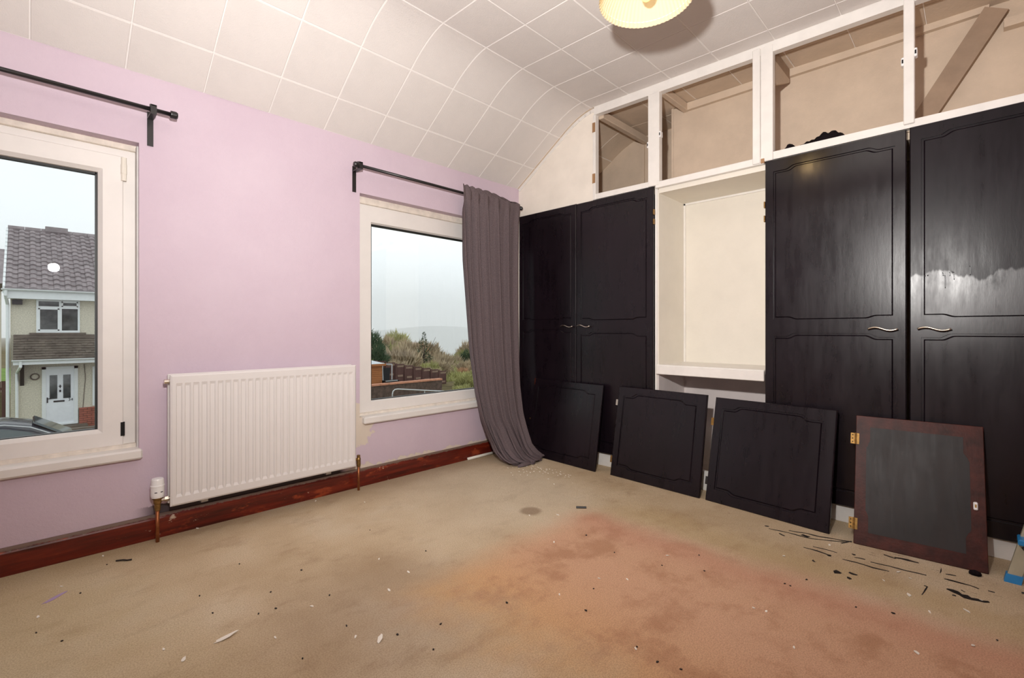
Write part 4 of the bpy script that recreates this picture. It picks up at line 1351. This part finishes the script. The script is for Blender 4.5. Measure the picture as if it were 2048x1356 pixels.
gutter(19.56, 2.36, HX0 - 0.2, HX1, 0.062).build('gutter', M['pipe_white'], hs)
box('fascia', M['pipe_white'], hs, (HX0 - 0.14, HX1, 19.64, 19.66, 2.08, 2.34))
box('soffit', M['pipe_white'], hs, (HX0 - 0.14, HX1, 19.64, 20.0, 2.05, 2.08))
dpipe = MB().tube([(HX0 - 0.10, 19.58, 2.31), (HX0 - 0.10, 19.58, 2.15), (HX0 - 0.06, 19.93, 1.85), (HX0 - 0.06, 19.93, -2.40)], 0.045, 10)
dpipe.build('downpipe', M['pipe_white'], hs)
# upstairs window: two lights with top openers
def hwin():
    x0_, x1_, z0_, z1_ = -2.735, -1.640, 0.925, 2.045
    y_ = 19.97
    f = MB()
    xm = -2.135
    zt1, zt2 = 1.80, 1.80
    for b in ((x0_, x0_ + .055), (x1_ - .055, x1_), (xm - 0.04, xm + 0.03)):
        f.box(b[0], b[1], y_ - .02, y_ + .04, z0_, z1_)
    for b in ((z0_, z0_ + .075), (z1_ - .045, z1_), (zt1 - 0.045, zt1 + 0.03)):
        f.box(x0_, x1_, y_ - .018, y_ + .04, b[0], b[1])
    f.box(x0_ + .05, x0_ + .09, y_ - .032, y_, z0_ + .07, zt1 - .04); f.box(xm - 0.075, xm - 0.035, y_ - .032, y_, z0_ + .07, zt1 - .04)
    f.box(x0_ + .05, xm - 0.035, y_ - .032, y_, z0_ + .07, z0_ + .11); f.box(x0_ + .05, xm - 0.035, y_ - .032, y_, zt1 - .08, zt1 - .04)
    f.box(xm + 0.025, x1_ - .05, y_ - .032, y_, zt1 + .025, zt1 + .06); f.box(xm + 0.025, x1_ - .05, y_ - .032, y_, z1_ - .08, z1_ - .04)
    f.box(xm + 0.025, xm + 0.06, y_ - .032, y_, zt1 + .025, z1_ - .04); f.box(x1_ - .085, x1_ - .05, y_ - .032, y_, zt1 + .025, z1_ - .04)
    w = f.build('window', M['pipe_white'], hs)
    for b in ((x0_ + .05, xm - .035, z0_ + .07, zt1 - .04), (xm + .025, x1_ - .05, z0_ + .07, zt1 - .04), (x0_ + .05, xm - .035, zt1 + .025, z1_ - .04), (xm + .025, x1_ - .05, zt1 + .025, z1_ - .04)):
        MB().box(b[0], b[1], y_ + .0, y_ + .008, b[2], b[3]).build('pane', M['far_glass'], w)
hwin()
box('window_sill', M['stone'], hs, (-2.90, -1.48, 19.90, 20.0, 0.855, 0.925))
# lean-to porch roof
PX0 = -3.27
pt = bmesh.new()
e0, e1 = Vector((0, 19.15, 0.06)), Vector((0, 20.0, 0.78))
sd = e1 - e0; pl_ = sd.length; sd.normalize(); pn = Vector((0, -sd.z, sd.y))
for r_ in range(9):
    b0 = e0 + sd * (pl_ * r_ / 9); b1 = e0 + sd * (pl_ * (r_ + 1.1) / 9)
    c_ = 0
    x_ = PX0 + (0.0 if r_ % 2 else -0.08)
    while x_ < HX1:
        j = rnd.uniform(-.008, .008)
        q = [Vector((max(PX0, x_) + .004, 0, 0)), Vector((min(HX1, x_ + 0.165) - .004, 0, 0))]
        a = [Vector((v.x, b0.y, b0.z)) + pn * (0.035 + j) for v in q]
        b = [Vector((v.x, b1.y, b1.z)) + pn * (0.008 + j) for v in q]
        c = [Vector((v.x, b0.y, b0.z)) for v in q]
        va = [pt.verts.new(p) for p in a]; vb2 = [pt.verts.new(p) for p in b]; vc = [pt.verts.new(p) for p in c]
        pt.faces.new((va[0], va[1], vb2[1], vb2[0])); pt.faces.new((vc[0], vc[1], va[1], va[0]))
        x_ += 0.165
me = bpy.data.meshes.new('porch_tiles'); pt.to_mesh(me); pt.free()
me.materials.append(M['porchtile'])
o = bpy.data.objects.new('porch_tiles', me); COL.objects.link(o); o.parent = hs; o.matrix_parent_inverse = WM[hs].inverted(); o['kind'] = 'stuff'
MB().prism([(PX0, 19.15, 0.05), (PX0, 20.0, 0.77), (PX0, 20.0, 0.02)], (HX1 - PX0, 0, 0)).build('porch_roof', M['porchtile'], hs)
MB().box(PX0, HX1, 19.93, 19.99, 0.76, 0.86).build('lead_flashing', M['stone'], hs)
gutter(19.10, 0.05, PX0 - 0.03, HX1, 0.055).build('gutter', M['pipe_white'], hs)
box('fascia', M['pipe_white'], hs, (PX0, HX1, 19.15, 19.17, -0.11, 0.05))
MB().tube([(-3.10, 19.12, 0.0), (-3.10, 19.12, -0.16), (-3.19, 19.9, -0.42), (-3.19, 19.93, -2.40)], 0.04, 10).build('downpipe', M['pipe_white'], hs)
MB().prism([(-3.12, 20.0, -0.12), (-3.12, 19.35, -0.12), (-3.12, 19.42, -0.24), (-3.12, 20.0, -0.85)], (0.10, 0, 0)).build('bracket', M['black_metal'], hs)
MB().box(-3.30, -3.06, 19.80, 19.98, 1.86, 2.02).build('alarm_box', M['black_metal'], hs)
wr2 = MB().tube([(-2.765 + 0.10 * math.cos(a), 19.97, -0.565 + 0.10 * math.sin(a)) for a in [2 * math.pi * k / 24 for k in range(25)]], 0.022, 6, caps=False)
wr2.build('ring_ornament', M['stone'], hs)
MB().tube([(-1.52, 19.985, -0.2), (-1.49, 19.985, -0.7), (-1.53, 19.985, -1.3), (-1.58, 19.985, -2.2)], 0.010, 6).build('cable', M['stone'], hs)
# door
DX0, DX1, DZ0, DZ1 = -2.60, -1.69, -2.28, -0.25
fr = MB()
fr.box(DX0 - .0, DX0 + .10, 19.93, 20, DZ0, DZ1 + .0); fr.box(DX1 - .10, DX1, 19.93, 20, DZ0, DZ1)
fr.box(DX0, DX1, 19.93, 20, DZ1 - .08, DZ1); fr.box(DX0, DX1, 19.92, 20, DZ0, DZ0 + .05)
fr.build('door_frame', M['pipe_white'], hs)
dr = MB()
a0, a1 = DX0 + .10, DX1 - .10
dr.box(a0, a1, 19.955, 19.985, DZ0 + .05, DZ1 - .08)
am = (a0 + a1) / 2
for (u0, u1) in ((a0 + .09, am - .07), (am + .07, a1 - .09)):
    dr.box(u0 - .02, u1 + .02, 19.948, 19.957, DZ0 + .16, DZ0 + .66)
    dr.box(u0, u1, 19.942, 19.950, DZ0 + .20, DZ0 + .62)
do = dr.build('door', M['door_white'], hs)
for (u0, u1) in ((a0 + .09, am - .075), (am + .075, a1 - .09)):
    MB().box(u0, u1, 19.945, 19.957, DZ0 + .92, DZ0 + 1.74).build('pane', M['far_glass'], do)
MB().box(am - .17, am + .11, 19.945, 19.956, DZ0 + .80, DZ0 + .855).build('letterbox', M['black_metal'], do)
kb = MB(); kb.box(am - .035, am + .03, 19.94, 19.956, DZ0 + 1.33, DZ0 + 1.36); kb.box(am - .012, am + .008, 19.94, 19.956, DZ0 + 1.28, DZ0 + 1.40); kb.box(am - .025, am + .02, 19.94, 19.956, DZ0 + 1.14, DZ0 + 1.22)
kb.build('knocker', M['black_metal'], do)
hb = MB(); hb.box(a0 + .02, a0 + .05, 19.935, 19.956, DZ0 + .80, DZ0 + .98); hb.box(a0 + .03, a0 + .15, 19.92, 19.935, DZ0 + .925, DZ0 + .945)
hb.build('door_handle', M['black_metal'], do)
fc = bpy.data.curves.new('number', 'FONT'); fc.body = '34'; fc.size = 0.13; fc.extrude = 0.004; fc.align_x = 'CENTER'
fo = bpy.data.objects.new('number_tmp', fc); COL.objects.link(fo)
bpy.context.view_layer.update()
nm = bpy.data.meshes.new_from_object(fo.evaluated_get(bpy.context.evaluated_depsgraph_get()))
bpy.data.objects.remove(fo)
nm.materials.clear(); nm.materials.append(M['black_metal'])
no = bpy.data.objects.new('house_number', nm); COL.objects.link(no); no.parent = do
no.matrix_local = WM[hs].inverted() @ Matrix.Translation((a1 - .09, 19.951, DZ0 + .815)) @ Matrix.Rotation(R(90), 4, 'X')
box('door_step', M['stone'], hs, (-2.75, -1.45, 19.45, 20.0, -2.45, -2.30))
# brick plinth beside the door: individual bricks
pz = -2.42
r_ = 0
while pz < -1.76:
    xq = -1.66 - (0.11 if r_ % 2 else 0)
    while xq < HX1 - 0.2 and xq < 1.0:
        x0_ = max(xq, -1.66)
        if xq + 0.21 - x0_ > 0.03:
            MB().box(x0_, xq + 0.212, 19.93, 20.0, pz, pz + 0.066).build('brick', M['brick'], hs)
        xq += 0.223
    pz += 0.076; r_ += 1
MB().box(-1.66, 1.2, 19.95, 20.0, -2.45, -1.76).build('mortar_bed', M['stone'], hs)
MB().box(-1.30, -1.18, 19.96, 20.0, -1.70, -0.30).build('window_reveal', M['pipe_white'], hs)
# low front garden wall
gw = thing('garden_wall', (-0.5, 17, -2.45), 'low brick garden wall with pale coping before the front door', 'wall')
zq = -2.45
for r_ in range(5):
    xq = -2.05 - (0.11 if r_ % 2 else 0)
    while xq < 0.6:
        MB().box(max(xq, -2.05), xq + 0.212, 16.95, 17.06, zq, zq + 0.068).build('brick', M['wallbrick'], gw)
        xq += 0.223
    zq += 0.078
box('coping', M['stone'], gw, (-2.08, 0.65, 16.91, 17.10, -2.06, -2.0))

# parked car, mostly below the window board
car = thing('car', (-4.3, 13, -2.47), 'dark grey parked car in the street outside the first window', 'car')
def car_section(x_, hw, z_): return [(x_, 13 - hw, z_), (x_, 13 + hw, z_)]
body = bmesh.new()
# profile along x: (x, roof/bonnet z, half width top, sill z)
prof_ = [(-6.45, -1.75, .70), (-6.30, -1.52, .74), (-5.9, -1.42, .76), (-5.2, -1.12, .60), (-4.6, -1.04, .60), (-3.9, -1.02, .60), (-3.3, -1.04, .60), (-2.9, -1.13, .60), (-2.45, -1.36, .70), (-2.15, -1.57, .76), (-1.7, -1.64, .76), (-1.35, -1.74, .72), (-1.25, -1.95, .66)]
rows_ = []
for (x_, z_, hw) in prof_:
    belt = min(z_, -1.58)
    sec = [(-.80, -2.28), (-.86, -2.0), (-.84, belt if belt < -1.6 else -1.62), (-hw, z_ - 0.05), (-hw * .86, z_), (-hw * 0.4, z_ + 0.03), (hw * 0.4, z_ + 0.03), (hw * .86, z_), (hw, z_ - 0.05), (.84, belt if belt < -1.6 else -1.62), (.86, -2.0), (.80, -2.28)]
    rows_.append([body.verts.new((x_, 13 + a, b)) for a, b in sec])
for A, B in zip(rows_, rows_[1:]):
    for k in range(11): body.faces.new((A[k], A[k + 1], B[k + 1], B[k]))
body.faces.new(rows_[0]); body.faces.new(rows_[-1])
bmesh.ops.recalc_face_normals(body, faces=body.faces[:])
body.transform(WM[car].inverted())
me = bpy.data.meshes.new('body'); body.to_mesh(me); body.free()
for p in me.polygons: p.use_smooth = True
me.materials.append(M['carpaint'])
o = bpy.data.objects.new('body', me); COL.objects.link(o); o.parent = car; WM[o] = WM[car]
def side(y_, s_):
    return [[(x_, 13 - s_ * (0.625 + 0.19 * (1 - (z_ + 1.62) / 0.5) ) - 0, z_) for x_, z_ in q] for q in ([(-4.05, -1.60), (-4.05, -1.14), (-3.35, -1.15), (-2.95, -1.26), (-2.5, -1.52), (-2.42, -1.60)], [(-5.55, -1.60), (-5.15, -1.24), (-4.6, -1.14), (-4.12, -1.14), (-4.12, -1.60)])]
for s_ in (1, -1):
    for q in side(0, s_):
        MB().prism([Vector(p) + Vector((0, -0.02 * s_, 0)) for p in q], (0, -0.012 * s_, 0)).build('side_window', M['carglass'], car)
MB().face([(0, 0, 0)] * 3) if False else None
ws = MB().prism([(-2.86, 12.45, -1.10), (-2.86, 13.55, -1.10), (-2.20, 13.66, -1.515), (-2.20, 12.34, -1.515)], (0.03, 0, 0.035))
ws.build('windscreen', M['carglass'], car)
tr_ = MB().tube([(-5.1, 12.33, -1.15), (-4.6, 12.36, -1.07), (-3.9, 12.36, -1.05), (-3.3, 12.36, -1.075), (-2.9, 12.34, -1.17), (-2.3, 12.24, -1.50)], 0.014, 6)
tr_.build('roof_trim', M['galv'], car)
for x_ in (-5.55, -2.15):
    for y_ in (12.22, 13.78):
        w_ = MB().lathe([(0.0001, -.09), (.20, -.09), (.30, -.07), (.31, 0), (.30, .07), (.20, .09), (.0001, .09)], (x_, y_, -2.16), 20, axis='Y')
        w_.build('wheel', M['tyre'], car)

# neighbour's clad wall beyond the house's corner
nb = thing('neighbour_house', (-6, 30, -2.4), 'white clad neighbouring house glimpsed beside the downpipe of number 34', 'house')
MB().box(-9.5, -3.95, 30.2, 36, -2.45, 3.2).build('wall', M['render'], nb)
for k in range(24):
    MB().box(-9.5, -3.9, 30.10 + 0.03 * 0, 30.2, 0.0 + k * 0.13, 0.0 + k * 0.13 + 0.085).build('cladding_board', M['siding_white'], nb)
MB().box(-9.5, -3.93, 30.16, 30.22, -0.1, 3.15).build('backing', M['dark'], nb)
MB().prism([(-9.8, 29.8, 3.2), (-9.8, 36.4, 3.2), (-9.8, 33.1, 5.2)], (6.1, 0, 0)).build('roof', M['rooftile'], nb)
fn = thing('side_fence', (-5, 24, -2.4), 'dark side fence between number 34 and the clad house', 'fence')
for k in range(16):
    MB().box(-6.2 + k * 0.17, -6.2 + k * 0.17 + 0.16, 24.0, 24.03, -2.4, -0.95 - 0.01 * (k % 3)).build('board', M['fence'], fn)
MB().box(-6.2, -3.5, 24.03, 24.07, -1.3, -1.2).build('rail', M['fence'], fn)

# --------------------------------------------------------- the view from the second window
shd = thing('garden_shed', (12.5, 28, -3.5), 'orange timber garden shed with pale flat roof beyond the terracotta coping', 'shed')
SZ0 = -3.35
k = 0
while SZ0 + k * 0.145 < -1.50:
    z_ = SZ0 + k * 0.145
    MB().box(10.6, 14.45, 26.98, 27.02, z_, z_ + 0.135).build('board', M['cedar'], shd)
    MB().box(14.43, 14.47, 27.0, 30.0, z_, z_ + 0.135).build('board', M['cedar'], shd)
    k += 1
MB().box(10.65, 14.43, 27.03, 30.0, SZ0, -1.45).build('carcass', M['cedar'], shd)
MB().prism([(10.4, 26.8, -1.40), (10.4, 30.3, -1.15), (10.4, 30.3, -1.07), (10.4, 26.8, -1.32)], (4.25, 0, 0)).build('roof', M['felt'], shd)
MB().box(10.4, 14.66, 26.78, 26.81, -1.46, -1.31).build('fascia', M['cedar'], shd)
# brown panel fence running downhill
fe = thing('panel_fence', (18, 29, -3.3), 'dark brown panel fence with pale trellis slots behind the terracotta coping', 'fence')
FXs = [15.1 + 0.82 * i for i in range(9)]
for i, (xa, xb) in enumerate(zip(FXs[:-1], FXs[1:])):
    zt = -1.28 - 0.185 * i * 0.82
    MB().box(xa + 0.14, xb - 0.02, 29.0, 29.03, -3.6 - 0.05 * i, zt - 0.24).build('panel', M['fence'], fe)
    MB().box(xa + 0.22, xb - 0.12, 29.0, 29.02, zt - 0.23, zt - 0.10).build('trellis_panel', M['fence_pale'], fe)
    MB().box(xa + 0.10, xb, 28.98, 29.04, zt - 0.09, zt).build('top_rail', M['fence'], fe)
    MB().box(xa + 0.22, xb - 0.14, 28.97, 29.0, zt - 0.98, zt - 0.83).build('trellis_panel', M['fence_pale'], fe)
    MB().box(xa - 0.02, xa + 0.13, 28.92, 29.05, -3.6 - 0.05 * i, zt + 0.05).build('post', M['fence'], fe)
# swing-like frame with dark cover and a dark cart beside the shed
sw = thing('swing_frame', (15.1, 27.3, -3.3), 'garden swing frame with dark cover between shed and fence', 'swing')
for (a, b) in (((14.62, 27.1, -3.3), (14.78, 27.5, -1.40)), ((15.0, 27.9, -3.3), (14.78, 27.5, -1.40)), ((15.30, 27.1, -3.3), (15.55, 27.5, -1.45)), ((15.8, 27.9, -3.3), (15.55, 27.5, -1.45))):
    MB().tube([a, b], 0.035, 8).build('leg', M['galv'], sw)
MB().tube([(14.78, 27.5, -1.40), (15.55, 27.5, -1.45)], 0.035, 8).build('crossbar', M['galv'], sw)
MB().prism([(14.85, 27.45, -1.65), (15.40, 27.45, -1.68), (15.22, 27.3, -2.6), (14.72, 27.3, -2.55)], (0, 0.05, 0)).build('cover', M['tyre'], sw)
MB().box(14.55, 15.6, 26.6, 27.2, -2.75, -2.52).build('seat', M['tyre'], sw)
MB().box(14.5, 15.45, 26.55, 26.62, -2.56, -2.50).build('seat_rail', M['galv'], sw)
# long terracotta coped wall
cw = thing('terrace_wall', (14, 24, -3.4), 'long garden wall with terracotta coping in front of the shed', 'wall')
MB().box(9.0, 17.4, 24.0, 24.22, -3.9, -2.46).build('wall', M['wallbrick'], cw)
xq = 9.0
while xq < 17.4:
    MB().box(xq, xq + 0.59, 23.94, 24.30, -2.46, -2.35 + rnd.uniform(-.006, .006)).build('coping_stone', M['coping'], cw)
    xq += 0.6
hr = thing('handrail', (9, 15, -2.8), 'galvanised hooped handrail along the path below the coped wall', 'handrail')
MB().tube([(7.95, 15, -2.9), (7.95, 15, -1.72), (7.98, 15, -1.60), (8.07, 15, -1.53), (8.2, 15, -1.52), (9.5, 15, -1.69), (10.8, 15, -1.85), (12.5, 15, -2.06)], 0.028, 8).build('tube', M['galv'], hr)
for x_, z_ in ((9.6, -1.70), (11.2, -1.90)):
    MB().tube([(x_, 15, -3.1), (x_, 15, z_)], 0.025, 8).build('post', M['galv'], hr)

# trees and scrub: two meshes (trunk, crown) per kind, copied for each individual
def crown_mesh(name, mat, n, rx, rz, zc, blade, upright, seed):
    r2 = random.Random(seed)
    bm = bmesh.new()
    for _ in range(n):
        while True:
            p = Vector((r2.uniform(-1, 1), r2.uniform(-1, 1), r2.uniform(-1, 1)))
            if 0.15 < p.length < 1 and r2.random() < 0.35 + p.length * 0.65: break
        lump_ = 1 + 0.30 * noise.noise(p * 2.3 + Vector((seed, 0, 0)))
        c = Vector((p.x * rx * lump_, p.y * rx * lump_, zc + p.z * rz * lump_))
        d = (Vector((p.x * (1 - upright), p.y * (1 - upright), abs(p.z) * .4 + upright)) + Vector((r2.uniform(-.4, .4), r2.uniform(-.4, .4), r2.uniform(-.2, .5)))).normalized()
        L = blade * r2.uniform(.5, 1.3)
        s = d.cross(Vector((r2.uniform(-1, 1), r2.uniform(-1, 1), r2.uniform(-1, 1)))).normalized() * L * 0.085
        a = [bm.verts.new(c - d * L * .5 + s), bm.verts.new(c - d * L * .5 - s), bm.verts.new(c + d * L * .5)]
        bm.faces.new(a)
    me = bpy.data.meshes.new(name); bm.to_mesh(me); bm.free()
    me.materials.append(mat)
    return me
def conifer_mesh(name, mat, h, r_, seed):
    r2 = random.Random(seed)
    bm = bmesh.new()
    for _ in range(1700):
        t_ = r2.random() ** 1.35
        z_ = h * (0.18 + 0.82 * t_)
        rr = r_ * (1 - t_) ** 0.85 * (0.72 + 0.28 * math.sin(t_ * 40)) * math.sqrt(r2.random())
        a = r2.uniform(0, 6.283)
        c = Vector((rr * math.cos(a), rr * math.sin(a), z_ - rr * 0.25))
        d = Vector((math.cos(a), math.sin(a), r2.uniform(-.3, .5))).normalized()
        L = r2.uniform(.3, .75) * (1 - 0.6 * t_)
        s = d.cross(Vector((r2.uniform(-1, 1), r2.uniform(-1, 1), 1))).normalized() * L * .22
        bm.faces.new([bm.verts.new(c + s), bm.verts.new(c - s), bm.verts.new(c + d * L)])
    me = bpy.data.meshes.new(name); bm.to_mesh(me); bm.free()
    me.materials.append(mat)
    return me
def trunk_mesh(h, r_, seed):
    r2 = random.Random(seed)
    mb = MB()
    mb.tube([(0, 0, -1.0), (0.05, 0, h * .4), (0, .08, h * .8)], r_, 7, True, r_ * .35)
    for k in range(9):
        a = r2.uniform(0, 6.283); z_ = h * r2.uniform(.2, .65)
        mb.tube([(0, 0, z_), (math.cos(a) * h * .13, math.sin(a) * h * .13, z_ + h * .14), (math.cos(a) * h * .22, math.sin(a) * h * .22, z_ + h * .32)], r_ * .38, 5, True, r_ * .1)
    bmesh.ops.recalc_face_normals(mb.b, faces=mb.b.faces[:])
    me = bpy.data.meshes.new('trunk'); mb.b.to_mesh(me); mb.b.free()
    me.materials.append(M['trunk'])
    return me
KINDS = {
    'bare': (crown_mesh('crown', M['twig'], 2600, 3.1, 3.4, 5.2, 1.3, .45, 1), trunk_mesh(8, .2, 1)),
    'green': (crown_mesh('crown', M['twig_green'], 2600, 3.0, 3.0, 4.6, 1.1, .45, 2), trunk_mesh(7, .18, 2)),
    'rust': (crown_mesh('crown', M['twig_rust'], 2400, 2.9, 2.5, 3.6, 1.1, .5, 3), trunk_mesh(5.5, .15, 3)),
    'fir': (conifer_mesh('crown', M['needle'], 9.2, 3.4, 4), trunk_mesh(9, .2, 4)),
    'dense': (crown_mesh('crown', M['needle'], 2600, 2.6, 3.4, 4.6, .9, .3, 5), trunk_mesh(7, .2, 5)),
}
def plant(kind, name, x_, y_, ztop, hgt, wide, label, cat, group):
    cm, tm = KINDS[kind]
    nat = 9.0
    r_ = bpy.data.objects.new(name, None); COL.objects.link(r_)
    s_ = hgt / nat
    r_.matrix_world = Matrix.Translation((x_, y_, ztop - hgt)) @ Matrix.Rotation(rnd.uniform(0, 6.28), 4, 'Z') @ Matrix.Diagonal((s_ * wide, s_ * wide, s_, 1))
    tag(r_, label, cat, group)
    for nm_, me_ in (('crown', cm), ('trunk', tm)):
        o = bpy.data.objects.new(nm_, me_); COL.objects.link(o); o.parent = r_
        if nm_ == 'crown': o['kind'] = 'stuff'
def dirx(y_, u):
    """x on the ray family seen through the second window: u runs 0 (window's near jamb) to 1"""
    k = 0.545 + u * 0.345
    return -2.96 + k * (y_ + 2.843) 
GB = 'winter trees beyond the panel fence'
LB = {'bare': 'bare grey-brown winter tree beyond the brown panel fence', 'green': 'budding green-brown tree beyond the brown panel fence', 'rust': 'rusty brown leafless tree beyond the brown panel fence'}
# far tree line
for y_, zt, n_ in ((78, 0.5, 9), (64, -1.0, 9), (54, -2.0, 8)):
    for i in range(n_):
        u = (i + rnd.uniform(.1, .9)) / n_ * 1.15 - .06
        kd = rnd.choice(['bare', 'bare', 'green', 'rust'])
        hump = 1.8 * math.exp(-((u - 0.25) / 0.16) ** 2) - 1.2 * math.exp(-((u - 0.62) / .1) ** 2) - 1.0 * (u > .68)
        plant(kd, 'bare_tree', dirx(y_, u), y_ + rnd.uniform(-3, 3), zt + hump * (y_ / 60) - 0.6 + rnd.uniform(-.5, .5), 9.5, 1.0, LB[kd], 'tree', GB + ' (' + {'bare': 'grey-brown', 'green': 'green-brown', 'rust': 'rusty'}[kd] + ')')
# scrub in front of and beside the fence
GS = 'bushes around the far garden'
for y_, zt, n_, us in ((44, -2.3, 9, (0, 1.1)), (37, -2.6, 8, (.0, 1.1)), (33, -2.2, 5, (0, .55)), (31, -2.4, 5, (.62, 1.08)), (27, -2.4, 4, (.72, 1.1)), (22.5, -2.6, 3, (.84, 1.14))):
    for i in range(n_):
        u = us[0] + (us[1] - us[0]) * (i + rnd.uniform(.1, .9)) / n_
        kd = rnd.choice(['rust', 'green', 'rust', 'bare'] if y_ > 30 else ['green', 'green', 'rust'])
        zz = zt - (1.0 * max(0, u - .45) if y_ > 30 else 0) + rnd.uniform(-.3, .3)
        plant(kd, 'bush', dirx(y_, u), y_ + rnd.uniform(-1, 1), zz, 3.6 if y_ > 30 else 2.2, 1.25, {'bare': 'tangled grey-brown bush around the far garden', 'green': 'tangled yellow-green bush around the far garden', 'rust': 'tangled rusty brown bush around the far garden'}[kd], 'bush', GS + ' (' + {'bare': 'grey-brown', 'green': 'yellow-green', 'rust': 'rusty'}[kd] + ')')
for i in range(11):
    u = -0.95 + 0.9 * (i + rnd.uniform(.2, .8)) / 11
    plant(rnd.choice(['bare', 'rust', 'green']), 'bare_tree', dirx(62, u), 62 + rnd.uniform(-5, 5), 1.0 + rnd.uniform(-.6, .6), 9.5, 1.0, 'leafless tree on the slope hidden behind the wall between the windows', 'tree', 'trees hidden by the wall between the windows')
for i in range(9):
    u = -0.8 + 0.72 * (i + rnd.uniform(.2, .8)) / 9
    plant(rnd.choice(['rust', 'green']), 'bush', dirx(36, u), 36 + rnd.uniform(-3, 3), -0.6 + rnd.uniform(-.4, .4), 3.4, 1.3, 'tangled bush hidden behind the wall between the windows', 'bush', 'bushes hidden by the wall between the windows')
plant('green', 'bush', 9.2, 19.5, -2.25, 1.4, 1.1, 'low green bush at the foot of the coped wall', 'bush', None)
plant('fir', 'conifer', dirx(58, .455), 58, 0.55, 9.0, 0.9, 'tall dark green conifer rising above the winter trees', 'tree', None)
plant('dense', 'evergreen_tree', dirx(50, .085), 50, -0.1, 6.0, 0.85, 'dark bushy evergreen beyond the shed', 'tree', None)
plant('dense', 'evergreen_tree', dirx(60, .02), 60, 1.9, 10.0, 1.0, 'tall dark evergreen at the edge of the second window, beside its white frame', 'tree', None)
plant('dense', 'evergreen_tree', dirx(70, .86), 70, -2.2, 6.0, 0.9, 'rounded evergreen beside the curtain, low on the hillside', 'tree', None)
plant('dense', 'evergreen_tree', dirx(66, .99), 66, -2.0, 6.0, 0.9, 'evergreen half hidden by the hanging grey curtain', 'tree', None)

# far hills across the valley and the mist lying between
hb_ = bmesh.new()
def hill_row(y_, zf):
    return [hb_.verts.new((x_, y_, zf(x_))) for x_ in range(100, 1700, 40)]
rowsh = [hill_row(500, lambda x_: -75), hill_row(800, lambda x_: -40 + 4 * math.sin(x_ / 90)), hill_row(1000, lambda x_: -8 + 6 * math.sin(x_ / 130 + 1) + 3 * math.sin(x_ / 47)), hill_row(1200, lambda x_: 6 + 8 * math.sin(x_ / 170 + 2) + 3 * math.sin(x_ / 61))]
for A, B in zip(rowsh, rowsh[1:]):
    for k in range(len(A) - 1): hb_.faces.new((A[k], A[k + 1], B[k + 1], B[k]))
me = bpy.data.meshes.new('hills'); hb_.to_mesh(me); hb_.free()
me.materials.append(M['hill'])
ho = bpy.data.objects.new('hills', me); COL.objects.link(ho); ho['kind'] = 'structure'
t = NT('valley_mist')
vol = t.n('VolumeScatter', Color=(0.995, 0.998, 1.0, 1), Density=0.005)
t.put(t.out.inputs['Volume'], vol.outputs[0])
mist = MB().box(-100, 1200, 110, 480, -120, 26).build('valley_mist', t.m, kind='stuff')
tag(mist, 'pale mist lying over the valley before the hills')
